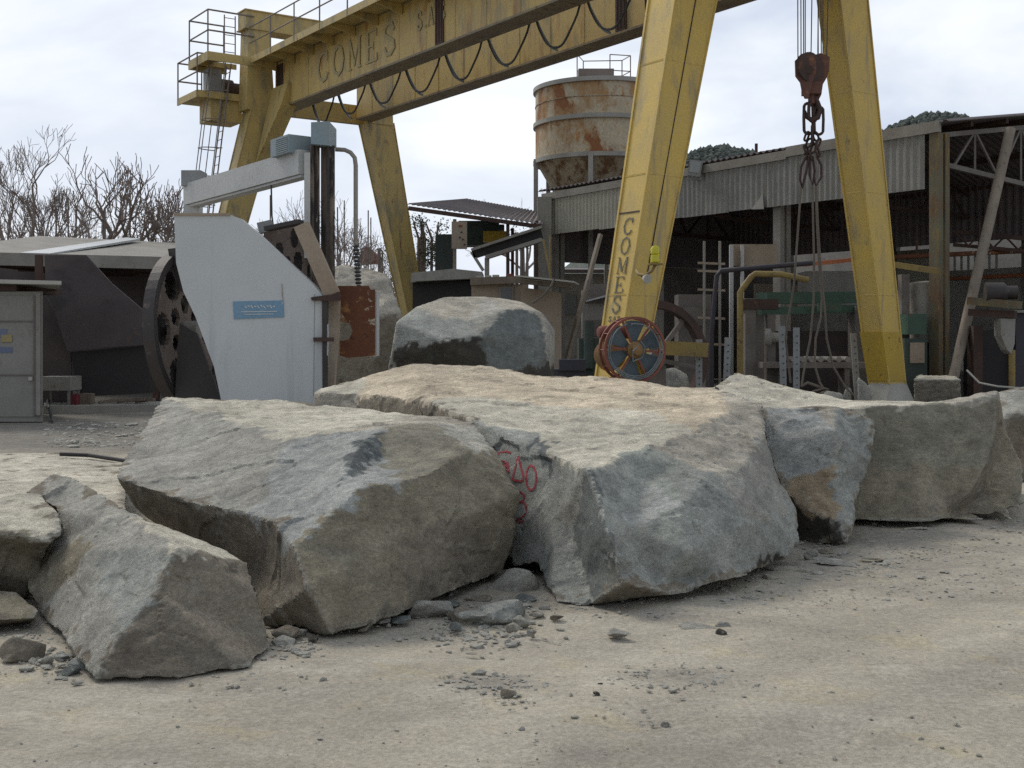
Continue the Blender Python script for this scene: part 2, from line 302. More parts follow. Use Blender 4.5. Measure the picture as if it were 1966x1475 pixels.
# ------------------------------------------------------------------ ground and hills
def fbm(p, o=4): return noise.fractal(p, 1.0, 2.0, o)
def axis_lines(lo, hi, step, far, grow=1.35):
    xs = []; x = lo
    while x <= hi: xs.append(x); x += step
    s_ = step; x = xs[-1]
    while x < far: s_ *= grow; x += s_; xs.append(x)
    s_ = step; x = xs[0]; pre = []
    while x > -far: s_ *= grow; x -= s_; pre.append(x)
    return pre[::-1]+xs
XS = axis_lines(-7, 9, .09, 900); YS = axis_lines(3, 13, .09, 1500)
ROCKSPOTS = [(-.2, 8.2, 1.7), (2.2, 8.7, 1.6), (-2.4, 7.0, 1.5), (-1.3, 7.1, 1.0), (.7, 7.6, .9), (3.3, 9.6, 1.1), (-3.3, 6.6, .9), (5, 10.4, .9), (.8, 5.7, .35), (-.1, 5.6, .25)]
gv = []; damp = []; rub = []; trk = []; swp = []
for y in YS:
    for x in XS:
        near = max(0, 1-max(0, abs(x)-12)/8)*max(0, 1-max(0, y-16)/8)
        z = (.035*fbm(Vector((x*.5, y*.7, 0)))+.012*fbm(Vector((x*2.3, y*3.1, 5))))*near
        r_ = 0
        for (a_, b_, c_) in ROCKSPOTS: r_ = max(r_, 1-math.hypot(x-a_, (y-b_)*1.3)/c_)
        r_ = min(1, max(0, r_+.18)*1.4)
        z += .02*r_*abs(fbm(Vector((x*7, y*7, 3))))
        tr_ = 0
        for (cx_, cy_, rr_) in ((9.5, -2.0, 9.0), (9.5, -2.0, 10.7), (-3, -4, 9.6), (-3.2, -4, 11.0)):
            dd_ = abs(math.hypot(x-cx_, y-cy_)-rr_+.25*noise.noise(Vector((x*.4, y*.4, 7)))); tr_ = max(tr_, 1-dd_/.17)
        tr_ = max(0, tr_)*near*(.55+.45*noise.noise(Vector((x*1.3, y*1.3, 4)))); trk.append(max(0, tr_)); z -= .014*tr_
        rr_ = math.hypot(x-9.5, y+2.0); an_ = math.atan2(y+2.0, x-9.5); rr2 = math.hypot(x+5, y+6)
        swp.append(.5+.5*noise.noise(Vector((rr_*1.9, an_*2.5, 3)))+.35*noise.noise(Vector((rr_*5.5, an_*5, 8)))+.3*noise.noise(Vector((rr2*3.1, math.atan2(y+6, x+5)*3, 1))))
        gv.append((x, y, z-.02))
        edge = 16.6+.5*x*.2+1.0*noise.noise(Vector((x*.5, y*.3, 9)))
        damp.append(min(1, max(0, (y-edge)/1.2))); rub.append(r_*(.6+.4*noise.noise(Vector((x*3, y*3, 1)))))
nx = len(XS); gf = [(j*nx+i, j*nx+i+1, (j+1)*nx+i+1, (j+1)*nx+i) for j in range(len(YS)-1) for i in range(nx-1)]
me = bpy.data.meshes.new('ground'); me.from_pydata(gv, [], gf)
for nm, arr in (('damp', damp), ('rubble', rub), ('track', trk), ('sweep', swp)):
    at_ = me.attributes.new(nm, 'FLOAT', 'POINT'); at_.data.foreach_set('value', arr)
me.polygons.foreach_set('use_smooth', [True]*len(gf))
tag(link_mesh('ground', me, M['ground']), kind='structure')

m, t, b = nodes('hazy_wooded_hill'); tc = t.nodes.new('ShaderNodeTexCoord').outputs['Object']
c = mix(t, ramp(t, nz(t, tc, .16, 6, .7), .35, .65), (.13, .145, .125), (.075, .10, .09)); t.links.new(c, b.inputs['Base Color']); b.inputs['Roughness'].default_value = 1  # blue-grey haze mixed into the colour of the wood
bump(t, b, nz(t, tc, .5, 5, .7), 1, 1.5); M['hill'] = m
mb = MB(); hx = [i*4 for i in range(-60, 71)]; hv = []
def hillz(x, y):
    r1 = 62.5*math.exp(-((x-116)/50)**2-((y-330)/60)**2); r2 = 47*math.exp(-((x-50)/40)**2-((y-290)/50)**2)
    return max(r1, r2)
for yy in range(220, 420, 4):
    for xx in range(-20, 230, 4): hv.append((xx, yy, hillz(xx, yy)-1+2.0*fbm(Vector((xx*.05, yy*.05, 0)))))
nxh = len(range(-20, 230, 4)); nyh = len(range(220, 420, 4))
mb.add(hv, [(j*nxh+i, j*nxh+i+1, (j+1)*nxh+i+1, (j+1)*nxh+i) for j in range(nyh-1) for i in range(nxh-1)])
tag(mb.build('hills', M['hill'], smooth=True), kind='structure')
def ico(sub=1):
    bm = bmesh.new(); bmesh.ops.create_icosphere(bm, subdivisions=sub, radius=1); vs = [v.co.copy() for v in bm.verts]; fs = [tuple(v.index for v in f.verts) for f in bm.faces]; bm.free(); return vs, fs
IV, IF = ico(1); IV2, IF2 = ico(2)
rnd = random.Random(3); mb = MB()
for _ in range(15000):
    x = rnd.uniform(10, 150); y = rnd.uniform(225, 335); z = hillz(x, y)
    if z < 38: continue
    r_ = rnd.uniform(.35, .95); mb.add([Vector((x, y, z+r_*.4))+Vector((v.x*r_*rnd.uniform(.7, 1.2), v.y*r_, v.z*r_*rnd.uniform(.7, 1.5))) for v in IV], IF)
tag(mb.build('hillside_wood', M['hill']), 'dark green far wood covering the rounded hill beyond the sheds', 'wood', kind='stuff')

# ------------------------------------------------------------------ stone blocks
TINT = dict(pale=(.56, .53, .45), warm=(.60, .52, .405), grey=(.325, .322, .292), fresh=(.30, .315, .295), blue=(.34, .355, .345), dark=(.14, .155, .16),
            skin=(.25, .228, .172), brown=(.215, .192, .155), olive=(.245, .235, .19), chip=(.40, .395, .35), orange=(.33, .27, .19), green=(.285, .305, .28), deep=(.075, .07, .06), mid=(.37, .35, .30), slate=(.155, .172, .168))  # deep darkens undersides and overhangs where shade falls, and colours a few dark chips
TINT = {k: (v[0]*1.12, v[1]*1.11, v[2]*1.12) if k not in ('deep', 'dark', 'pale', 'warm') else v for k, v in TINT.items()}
BVH = {}
def rock(name, label, V, F, back=1.0, edge=.045, amp=.02, origin_px=None, seed=0, shrink=.8, backtint='brown', cat='stone block', group='rough stone blocks in the yard'):
    bm = bmesh.new(); vs = {}
    for k, (x, y, Y) in V.items(): vs[k] = bm.verts.new(gp(x, y) if Y is None else at(x, y, Y))
    lay = bm.faces.layers.int.new('cls'); names = list(TINT)
    for cls, ks in F:
        f = bm.faces.new([vs[k] for k in ks.split()]); f[lay] = names.index(cls)
    bmesh.ops.recalc_face_normals(bm, faces=bm.faces)
    cen = sum((v.co for v in bm.verts), Vector())/len(bm.verts)
    be = [e_ for e_ in bm.edges if len(e_.link_faces) == 1]
    ret = bmesh.ops.extrude_edge_only(bm, edges=be)
    nv = [g for g in ret['geom'] if isinstance(g, bmesh.types.BMVert)]; nf = [g for g in ret['geom'] if isinstance(g, bmesh.types.BMFace)]
    eye = Vector((0, 0, CH)); c2 = eye+(cen-eye)*(1+back/(cen-eye).length)
    for v in nv:
        d = v.co-eye; p = eye+d*(1+back/d.length); p = c2+(p-c2)*shrink; p.z = max(p.z, -.03); v.co = p
    for f in nf: f[lay] = names.index(backtint)
    cv = bm.verts.new((c2.x, c2.y, max(.1, sum(v.co.z for v in nv)/len(nv))))
    ne = [e_ for e_ in bm.edges if len(e_.link_faces) == 1]
    for e_ in ne:
        f = bm.faces.new([e_.verts[0], e_.verts[1], cv]); f[lay] = names.index(backtint)
    bmesh.ops.triangulate(bm, faces=bm.faces); bmesh.ops.recalc_face_normals(bm, faces=bm.faces)
    return finish(name, label, bm, [f[lay] for f in bm.faces], cen, edge, amp, seed, cat, group)
def finish(name, label, bm, cls, cen, vox, amp, seed, cat, group):
    """even out the hand laid facets into a dense skin, then break it up: hollow scars, ridges, grain"""
    names = list(TINT); bm.faces.ensure_lookup_table(); ctl = BVHTree.FromBMesh(bm)
    me = bpy.data.meshes.new(name); bm.to_mesh(me); bm.free()
    tmp = bpy.data.objects.new('tmp', me); col.objects.link(tmp); md = tmp.modifiers.new('r', 'REMESH'); md.mode = 'VOXEL'; md.voxel_size = vox
    dg = bpy.context.evaluated_depsgraph_get(); me2 = bpy.data.meshes.new_from_object(tmp.evaluated_get(dg)); bpy.data.objects.remove(tmp); bpy.data.meshes.remove(me)
    bm = bmesh.new(); bm.from_mesh(me2); bpy.data.meshes.remove(me2); bm.normal_update()
    sd = Vector((seed*13.1, seed*7.7, seed*3.3)); dis = []; vc = []; Z0 = Vector((0, 0, 0))
    for v in bm.verts:
        p = v.co+sd; wq = Vector((noise.noise(p*1.3), noise.noise(p*1.3+Vector((9, 0, 0))), noise.noise(p*1.3+Vector((0, 9, 0)))))
        q = p+wq*.5
        f1 = noise.voronoi(Vector((q.x*1.5, q.y*1.5, q.z*1.1)))[0][0]; f1b = noise.voronoi(q*4.5+wq*2)[0][0]
        hollow = (min(f1, .75)**2-.2)*amp*1.2*max(0, .6+noise.noise(p*.9)*2)+(min(f1b, .7)**2-.15)*amp*.8*max(0, .35+noise.noise(p*1.1)*2)
        fac = 0
        for fs_, ft_, fm_ in ((1.15, .115, .9), (2.9, .085, .55), (7.5, .06, .4)):
            qq = q*fs_+wq*.6; c_ = noise.voronoi(qq)[1][0]; pass
            h1 = math.sin(c_.x*127.1+c_.y*311.7+c_.z*74.7)*43758.5453; h2 = math.sin(c_.x*269.5+c_.y*183.3+c_.z*246.1)*43758.5453; h3 = math.sin(c_.x*113.5+c_.y*271.9+c_.z*124.6)*43758.5453
            rv = Vector((h1-math.floor(h1)-.5, h2-math.floor(h2)-.5, h3-math.floor(h3)-.5)); fac += (qq-c_).dot(rv)*ft_*fm_*2
        d = fac*amp*8.5+fbm(p*1.6, 3)*amp*.55+hollow+fbm(p*8, 6)*amp*.36+(1-abs(noise.noise(q*4)))**14*amp*-.8*max(0, .3+noise.noise(p*1.7)*2)
        lat = Vector((noise.noise(p*8), noise.noise(p*8+Vector((31, 0, 0))), noise.noise(p*8+Vector((0, 47, 0)))))*amp*.4
        dis.append(v.normal*d+lat)
        pw = v.co+Vector((noise.noise(p*5), noise.noise(p*5+Vector((3, 1, 0))), noise.noise(p*5+Vector((0, 5, 2)))))*.10+Vector((noise.noise(p*17), noise.noise(p*17+Vector((3, 1, 0))), noise.noise(p*17+Vector((0, 5, 2)))))*.06
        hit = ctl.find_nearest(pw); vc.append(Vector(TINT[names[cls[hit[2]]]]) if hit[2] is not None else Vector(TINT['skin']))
    for v, d in zip(bm.verts, dis):
        v.co += d
        if v.co.z < -.03: v.co.z = -.03
    bm.verts.index_update(); lc = bm.loops.layers.float_color.new('tint')
    for f in bm.faces:
        f.smooth = True
        for l_ in f.loops: l_[lc] = (*vc[l_.vert.index], 1)
    bm.normal_update()
    for e_ in bm.edges:
        if len(e_.link_faces) == 2 and e_.calc_face_angle(0) > R(24): e_.smooth = False
    BVH[label] = BVHTree.FromBMesh(bm)
    me = bpy.data.meshes.new(name); bm.to_mesh(me); bm.free()
    return tag(link_mesh(name, me, M['stone'], None, (cen.x, cen.y, 0)), label, cat, group)

def P(txt):                                           # 'name x y Y' list; Y '-' stands on the ground
    d = {}
    for it in txt.replace('\n', ' ').split(','):
        k, x, y, Y = it.split(); d[k] = (float(x), float(y), None if Y == '-' else float(Y))
    return d
def Fz(txt): return [tuple(x.strip() for x in it.split(':')) for it in txt.replace('\n', ' ').split(',') if it.strip()]

rock('stone_block', 'large grey block with brown right face and a pointed overhanging left end',
 P('''t1 312 762 11.3,t2 600 775 11,t3 800 795 9.9,t4 912 810 9.1,m1 345 778 10.8,m2 410 798 9.8,m3 480 820 9.1,m4 545 846 8.5,m5 640 832 8.5,m6 740 820 8.4,
 s1 265 835 9.7,l1 215 915 8.3,l2 360 962 7.7,l3 480 986 7.25,l4 530 1005 6.95,l5 565 1053 6.65,i1 400 880 8.55,i2 520 915 7.8,i3 610 925 7.45,
 k1 685 860 7.85,k2 652 933 7.2,r1 690 938 7.05,k4 738 880 8.0,k5 765 927 7.25,o1 830 812 8.8,o2 900 862 8.0,o3 830 903 7.5,o4 950 868 8.45,
 e1 1000 945 8.0,e2 985 1050 7.95,b2 965 1098 7.9,b3 780 1173 6.87,b4 640 1220 -,d1 590 1130 6.45,c1 760 1040 7.0,c2 880 1000 7.45,
 u1 262 985 8.5,u2 370 1045 8.1,u3 482 1098 7.5,g1 505 1188 -'''),
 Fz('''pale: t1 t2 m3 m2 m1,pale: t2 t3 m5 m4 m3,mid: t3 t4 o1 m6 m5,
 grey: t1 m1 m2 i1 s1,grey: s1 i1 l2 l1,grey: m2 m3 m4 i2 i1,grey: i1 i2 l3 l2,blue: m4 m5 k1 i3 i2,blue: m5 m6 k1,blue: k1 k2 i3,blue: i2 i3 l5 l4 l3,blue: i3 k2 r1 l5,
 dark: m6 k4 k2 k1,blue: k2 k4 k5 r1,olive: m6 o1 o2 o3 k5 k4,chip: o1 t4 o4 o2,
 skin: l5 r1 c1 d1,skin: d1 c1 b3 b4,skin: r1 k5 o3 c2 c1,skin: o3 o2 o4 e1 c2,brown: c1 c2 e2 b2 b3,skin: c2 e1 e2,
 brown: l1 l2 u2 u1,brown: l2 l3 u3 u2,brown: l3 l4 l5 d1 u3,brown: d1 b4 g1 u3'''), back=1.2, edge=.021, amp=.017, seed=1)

rock('stone_block', 'broad pale topped slab with blue green broken front and red painted marks',
 P('''a1 600 752 12,a2 700 722 12.6,a3 790 697 12.9,a4 935 703 12.8,a5 1040 722 12.4,a6 1205 728 12.2,a7 1290 742 11.9,a8 1372 742 11.7,a9 1465 776 9.9,
 s1 690 757 11.6,s2 830 772 10.4,s3 908 807 9.3,p0 600 790 12,p1 690 805 11.5,p2 830 860 10.2,p3 900 900 9.2,
 n1 960 826 9.0,n2 1045 842 8.7,n3 1060 872 8.3,n4 1130 905 7.55,r1 1150 962 7.30,r2 1168 1025 7.08,r3 1197 1117 6.95,j2 1100 1000 7.72,j3 1112 1090 7.55,g1 1130 1161 -,g2 1065 1155 -,
 p4 955 1000 8.6,p5 1030 1080 7.95,p6 985 1092 8.1,j0 960 920 8.7,j1 1060 1000 7.95,n5 1020 860 8.6,n6 1060 910 8.25,
 t1 900 760 10.9,t2 1050 780 10.2,t3 1130 850 8.6,t4 1250 790 9.8,t5 1330 830 8.9,t6 1400 790 9.6,
 f1 1195 877 8.05,f2 1245 856 8.35,f3 1300 888 8.2,f4 1370 905 8.15,h1 1470 835 9.3,h2 1500 935 8.9,h3 1530 975 8.8,h4 1533 1040 8.6,h5 1515 1072 8.3,h6 1440 1000 7.9,h7 1420 900 8.4,
 i1 1310 968 7.55,i2 1208 1012 7.42,q1 1320 1060 7.30,z1 1240 930 7.95,k1 1262 1118 7.3,k2 1380 1108 7.5,k3 1440 1090 7.8,k4 1480 1062 8.1,u1 1290 1140 7.2,u2 1430 1108 7.6,u3 1495 1078 8.3'''),
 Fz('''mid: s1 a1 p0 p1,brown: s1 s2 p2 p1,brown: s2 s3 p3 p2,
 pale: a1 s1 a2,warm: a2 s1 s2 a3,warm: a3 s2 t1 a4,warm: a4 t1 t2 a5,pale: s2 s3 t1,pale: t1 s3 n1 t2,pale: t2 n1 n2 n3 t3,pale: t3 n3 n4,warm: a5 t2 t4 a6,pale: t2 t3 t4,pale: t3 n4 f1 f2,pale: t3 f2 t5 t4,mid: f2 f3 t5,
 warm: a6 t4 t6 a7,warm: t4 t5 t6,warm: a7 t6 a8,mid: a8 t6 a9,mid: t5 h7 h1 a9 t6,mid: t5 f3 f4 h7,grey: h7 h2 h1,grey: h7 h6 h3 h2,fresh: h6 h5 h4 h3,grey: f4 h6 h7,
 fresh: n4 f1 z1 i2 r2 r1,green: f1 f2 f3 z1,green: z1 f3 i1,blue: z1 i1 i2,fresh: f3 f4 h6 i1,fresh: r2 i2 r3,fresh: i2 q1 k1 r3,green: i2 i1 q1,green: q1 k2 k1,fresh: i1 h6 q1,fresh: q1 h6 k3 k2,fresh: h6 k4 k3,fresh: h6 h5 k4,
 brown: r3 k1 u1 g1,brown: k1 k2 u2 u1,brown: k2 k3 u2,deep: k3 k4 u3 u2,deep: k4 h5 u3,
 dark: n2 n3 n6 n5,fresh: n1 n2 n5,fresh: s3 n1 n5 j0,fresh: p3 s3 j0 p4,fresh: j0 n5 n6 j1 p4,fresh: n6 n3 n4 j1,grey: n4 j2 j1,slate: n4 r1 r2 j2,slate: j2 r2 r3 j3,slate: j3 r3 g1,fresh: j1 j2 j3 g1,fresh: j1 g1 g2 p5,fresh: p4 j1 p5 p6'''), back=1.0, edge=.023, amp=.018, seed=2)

rock('stone_block', 'upright grey block with orange stained lower corner, right of the red marked slab',
 P('''d1 1462 786 10.2,d2 1560 782 10.3,d3 1612 782 10.3,d4 1680 806 10.2,e1 1472 860 9.9,e2 1498 935 9.7,e3 1528 965 9.6,r1 1600 830 9.8,r2 1598 900 9.7,r3 1605 960 9.6,
 b1 1590 1000 9.45,b2 1630 1045 -,k1 1675 885 10,k2 1655 930 9.9,k3 1640 960 9.7,k4 1637 1010 9.4,f1 1500 1040 9.9,m0 1540 900 9.75'''),
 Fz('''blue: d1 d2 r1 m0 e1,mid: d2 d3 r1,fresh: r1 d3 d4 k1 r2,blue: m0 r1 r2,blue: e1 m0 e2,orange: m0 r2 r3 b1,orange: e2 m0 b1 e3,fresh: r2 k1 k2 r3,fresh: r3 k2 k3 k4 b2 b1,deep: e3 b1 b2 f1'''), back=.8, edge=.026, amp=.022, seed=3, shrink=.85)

rock('stone_block', 'wide beige brown slab with a curved split along its right end',
 P('''e0 1372 742 12.2,a 1410 715 12.6,b 1460 728 12.5,c 1540 750 12.2,d 1620 768 11.8,e 1790 772 11.6,f 1850 762 11.6,g 1916 750 11.4,h 1370 752 11.5,i 1466 788 10.9,j 1630 782 10.8,k 1720 777 10.8,l 1830 774 10.8,m 1911 757 10.95,
 q 1480 995 10.35,n 1635 1000 10.2,o 1770 1003 10.1,p 1940 1007 9.98,x 1480 900 10.8,y 1640 900 10.6,z 1760 900 10.55,c1 1908 830 10.8,c2 1893 890 10.65,c3 1860 945 10.55,c4 1828 968 10.5,
 v1 1922 830 11.3,v2 1912 890 11.15,v3 1886 948 11.0,v4 1842 990 10.75,r1 1928 822 11.3,r2 1963 890 11.2,r3 1968 968 10.8'''),
 Fz('''pale: e0 a b h,pale: h b c i,pale: i c d j,pale: j d k,pale: k d e l,mid: l e f m,mid: m f g,olive: i j y x,olive: j k z y,olive: k l m c1 c2 z,skin: z c2 c3 c4 o,skin: y z o n,skin: x y n q,
 brown: m v1 c1,brown: c1 v1 v2 c2,brown: c2 v2 v3 c3,brown: c3 v3 v4 c4,brown: c4 v4 o,
 skin: m g r1 v1,skin: v1 r1 r2 v2,skin: v2 r2 r3 v3,skin: v3 r3 p v4,skin: v4 p o'''), back=1.2, edge=.03, seed=4, amp=.014, backtint='skin')

rock('stone_block', 'low grey brown block with a slanting ridge, nearest stone at lower left',
 P('''a 45 945 7.9,b 100 905 8.1,c 140 915 8.0,d 200 947 7.6,e 245 980 7.2,t 365 1026 6.95,f 335 1048 6.2,g 473 1081 6.6,h 495 1140 6.4,i 520 1235 -,j 480 1279 -,k 330 1300 -,l 178 1306 -,m 150 1265 5.85,n 80 1180 6.9,o 50 1130 7.15,p 62 1078 7.35,
 q 100 1050 7.4,r 118 1020 7.4,s 110 978 7.6,x1 300 1140 5.95,x2 230 1215 5.75,y1 170 1060 6.75,y2 200 1000 7.05'''),
 Fz('''grey: a b s,grey: b c d y2 s,grey: s y2 y1 q r,chip: d e y2,grey: e f y1 y2,fresh: f x1 x2 y1,skin: q y1 n o p,grey: y1 x2 m n,grey: x2 l m,brown: f g h x1,brown: x1 h i j k x2,brown: x2 k l,pale: e t g f'''), back=.45, edge=.019, amp=.016, seed=5, shrink=.72)

rock('stone_block', 'pale topped block cut by the left picture edge beside the ridged block',
 P('''a -90 955 7.9,b 75 950 7.8,c 110 985 7.4,d 116 1022 7.1,e 95 1036 7.0,f -90 1016 7.0,g 84 1080 7.25,h 84 1112 7.25,i -90 1098 7.0,j 60 1150 7.3,k -90 1150 7.3'''),
 Fz('''pale: a b c d e f,skin: f e g h i,brown: h j k i'''), back=.5, edge=.022, seed=6, shrink=.8)
rock('stone_block', 'flat brown slab end at the left picture edge, lying under the pale topped block',
 P('''a -90 1122 7.0,b 30 1138 6.85,c 76 1172 6.65,d 70 1188 6.6,e -90 1202 6.45,f 60 1200 6.8,g -90 1215 6.7'''),
 Fz('''skin: a b c d e,brown: e d f g'''), back=.3, edge=.02, amp=.012, seed=7, shrink=.85)
rock('stone_block', 'fine grained grey boulder with a smooth cut right face, standing behind the middle slab',
 P('''a 745 700 16.5,b 760 618 16.6,c 800 588 17,d 850 571 17.6,e 930 569 18,f 1000 579 18,g 1043 602 17.6,h 1066 635 17.6,i 1064 700 17.6,k 975 592 17.0,n 1030 597 17.2,l 925 645 16.4,m 935 712 16.4,o 1050 640 17.1,p 1052 705 17.1,
 q 752 668 16.5,r 850 655 16.3,s 900 616 16.75,s2 830 603 16.8,ag 745 876 -,mg 935 874 -,pg 1052 865 -,ig 1064 858 -'''),
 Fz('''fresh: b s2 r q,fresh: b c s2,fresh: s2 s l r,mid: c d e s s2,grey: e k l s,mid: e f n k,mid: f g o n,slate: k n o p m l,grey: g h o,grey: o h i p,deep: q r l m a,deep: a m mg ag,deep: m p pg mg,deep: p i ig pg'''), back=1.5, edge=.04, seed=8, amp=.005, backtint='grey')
rock('stone_block', 'tall pale brown block behind the white stone saw, beside the far crane leg',
 P('''a 640 508 19,b 700 514 19,c 745 530 18.8,d 757 560 18.6,e 771 606 18.3,f 715 604 18,g 640 600 18.2,h 767 660 18.2,i 715 660 18,j 640 660 18.2,k 640 855 -,l 715 857 -,m 772 850 -'''),
 Fz('''mid: a b c d e f g,brown: g f i j,brown: f e h i,brown: j i l k,brown: i h m l'''), back=1.5, edge=.06, seed=9, amp=.03)
rock('stone_block', 'dark grey block at the right picture edge behind the curved edge slab',
 P('''a 1912 752 14,b 1975 742 14.2,c 2080 742 14.2,d 1925 800 13.4,e 2080 790 13.4,f 1935 925 -,g 2080 925 -,h 1905 800 13.8'''),
 Fz('''grey: a b c e d,brown: a d h,brown: h d f,brown: d e g f'''), back=1.2, edge=.05, seed=10)
rock('stone_block', 'small squared pale stone at the foot of the rusty shed column',
 P('''a 1755 728 27.6,b 1762 721 28.3,c 1838 722 28.3,d 1845 728 27.6,e 1845 780 -,f 1755 780 -'''), Fz('''pale: a b c d,mid: a d e f'''), back=.6, edge=.05, seed=11, amp=.03)

def chunk(mb, c, sx_, sy_, sz_, rn, rot=None, cuts=5):    # irregular chip: a sphere cut by random planes
    n_ = [Vector((rn.uniform(-1, 1), rn.uniform(-1, 1), rn.uniform(-1, 1))).normalized() for _ in range(cuts)]; h_ = [rn.uniform(.35, .75) for _ in n_]
    rm = Matrix.Rotation(rn.uniform(0, 6.28) if rot is None else rot, 3, 'Z') @ Matrix.Rotation(rn.uniform(-.25, .25), 3, 'X'); vs = []
    for v in IV2:
        p = v.copy()
        for q, h in zip(n_, h_):
            d = p.dot(q)
            if d > h: p -= q*(d-h)
        p *= 1+.12*noise.noise(v*3+n_[0]*9)
        vs.append(Vector(c)+rm @ Vector((p.x*sx_, p.y*sy_, p.z*sz_)))
    zmin = min(v.z for v in vs); off = c[2]-.012-zmin if c[2] < .3 else 0
    mb.add([v+Vector((0, 0, off)) for v in vs], IF2)
def stone_mesh(mb, name, tint, origin):
    o = mb.build(name, M['stone'], None, origin, True); lc = o.data.color_attributes.new('tint', 'FLOAT_COLOR', 'CORNER')
    for i in range(len(lc.data)): lc.data[i].color = (*TINT[tint], 1)
    return o
rock('stone_block', 'low broad pale topped slab lying flat behind the ridged block at the left',
 P('a -140 872 13.1,b 112 869 13.2,c 246 884 12.6,d 250 990 8.5,e -140 1000 8.2,m 60 930 10.6,f 250 1080 -,g -140 1095 -'),
 Fz('pale: a b m,pale: b c d m,pale: m d e,pale: a m e,brown: e d f g'), back=.5, edge=.035, amp=.008, seed=15, shrink=.9)
def hull(c, sx_, sy_, sz_, rn, n_=16, rot=0):
    bm = bmesh.new(); rm = Matrix.Rotation(rot, 3, 'Z') @ Matrix.Rotation(rn.uniform(-.14, .14), 3, 'X') @ Matrix.Rotation(rn.uniform(-.14, .14), 3, 'Y'); pts = []
    for _ in range(n_):
        v = Vector((rn.gauss(0, 1), rn.gauss(0, 1), rn.gauss(0, 1))).normalized(); v *= rn.uniform(.75, 1.1); v = Vector([max(-.8, min(.8, q)) for q in v]); pts.append(rm @ Vector((v.x*sx_, v.y*sy_, v.z*sz_))*1.2)
    zm = min(p.z for p in pts)
    for p in pts: bm.verts.new(Vector(c)+p+Vector((0, 0, -zm-.012-sz_*.62)))
    bmesh.ops.convex_hull(bm, input=bm.verts); bmesh.ops.delete(bm, geom=[v for v in bm.verts if not v.link_faces], context='VERTS')
    bmesh.ops.triangulate(bm, faces=bm.faces); bmesh.ops.recalc_face_normals(bm, faces=bm.faces); return bm
def bits(name, px, py, wpx, hcm, tint, label, seed, depth=.7, cat='stone chip', grp='broken stone chips on the ground'):
    Y = gY(py); r_ = wpx/FP*Y/2; rn = random.Random(seed*17+3); p = gp(px, py)
    bm = hull((p.x, p.y+r_*depth*.5, 0), r_, r_*depth, hcm/200, rn, 15, rn.uniform(-.3, .3)); idx = list(TINT).index(tint)
    return finish(name, label, bm, [idx]*len(bm.faces), Vector((p.x, p.y, 0)), max(.004, min(.018, r_*.09, hcm/100*.22)), min(.012, hcm/100*.08), seed, cat, grp)
bits('small_boulder', 36, 1262, 90, 17, 'brown', 'small rounded brown boulder at the left edge below the flat slab end', 1, .9, 'boulder', 'loose broken stones')
bits('broken_stone', 945, 1190, 150, 20, 'fresh', 'green grey broken stone propped under the right end of the brown faced block', 2, .8, 'broken stone', 'loose broken stones')
bits('broken_stone', 985, 1135, 120, 24, 'grey', 'grey angular stone in the gap between the brown faced block and the painted slab', 3, .7, 'broken stone', 'loose broken stones')
bits('broken_stone', 893, 1187, 95, 12, 'brown', 'brown broken stone left of the green grey one under the big block', 4, .8, 'broken stone', 'loose broken stones')
bits('broken_stone', 825, 1178, 100, 13, 'grey', 'dark grey stone tucked beneath the bottom edge of the big brown faced block', 5, .8, 'broken stone', 'loose broken stones')
bits('broken_stone', 547, 1222, 60, 9, 'brown', 'brown lump between the ridged low block and the foot of the big block', 6, .8, 'broken stone', 'loose broken stones')
bits('stone_chip', 1190, 1217, 52, 5, 'grey', 'thick little grey slab lying alone before the painted slab', 7, .8)
bits('stone_flake', 1342, 1203, 80, 2.6, 'grey', 'thin curved dark edged flake left of a smaller flake, right of centre', 8, .6)
bits('stone_flake', 1388, 1200, 36, 4, 'grey', 'small tilted flake touching the right end of the thin curved flake', 9, .6)
bits('stone_flake', 1518, 1095, 108, 4, 'mid', 'long pale flake lying at the right foot of the painted slab', 10, .35)
bits('stone_flake', 1605, 1084, 90, 3, 'grey', 'broad thin grey flake just right of the long pale flake', 11, .6)
bits('stone_flake', 1680, 1074, 60, 2, 'brown', 'slim dark flake beyond the broad thin one on the right', 12, .3)
bits('stone_flake', 1758, 1016, 55, 3, 'mid', 'narrow flake under the beige curved edge slab', 13, .35)
bits('stone_chip', 975, 1334, 34, 5, 'brown', 'brown lump with crumbs around it in the lower middle ground', 14)
bits('stone_chip', 1153, 1310, 14, 2.5, 'deep', 'tiny dark chip above a dark pebble in the lower middle', 15)
bits('pebble', 1145, 1332, 15, 3.5, 'deep', 'dark round pebble just below the tiny dark chip', 16, .9)
bits('stone_chip', 1278, 1390, 26, 3, 'grey', 'grey three cornered chip alone on the pale foreground', 17)
bits('stone_flake', 905, 1252, 26, 1.5, 'mid', 'pale flat chip on the open ground below the big block', 18, .5)
bits('stone_flake', 830, 1310, 22, 1.5, 'mid', 'slender pale chip left of the brown lump', 19, .4)
bits('stone_chip', 1000, 1195, 36, 6, 'grey', 'light chip resting beside the green grey broken stone', 20)
bits('stone_chip', 150, 1278, 46, 6, 'blue', 'bluish chip against the left foot of the ridged block', 21)
bits('stone_chip', 115, 1262, 34, 5, 'blue', 'bluish chip between the small boulder and the ridged block', 22)
rq = random.Random(77)
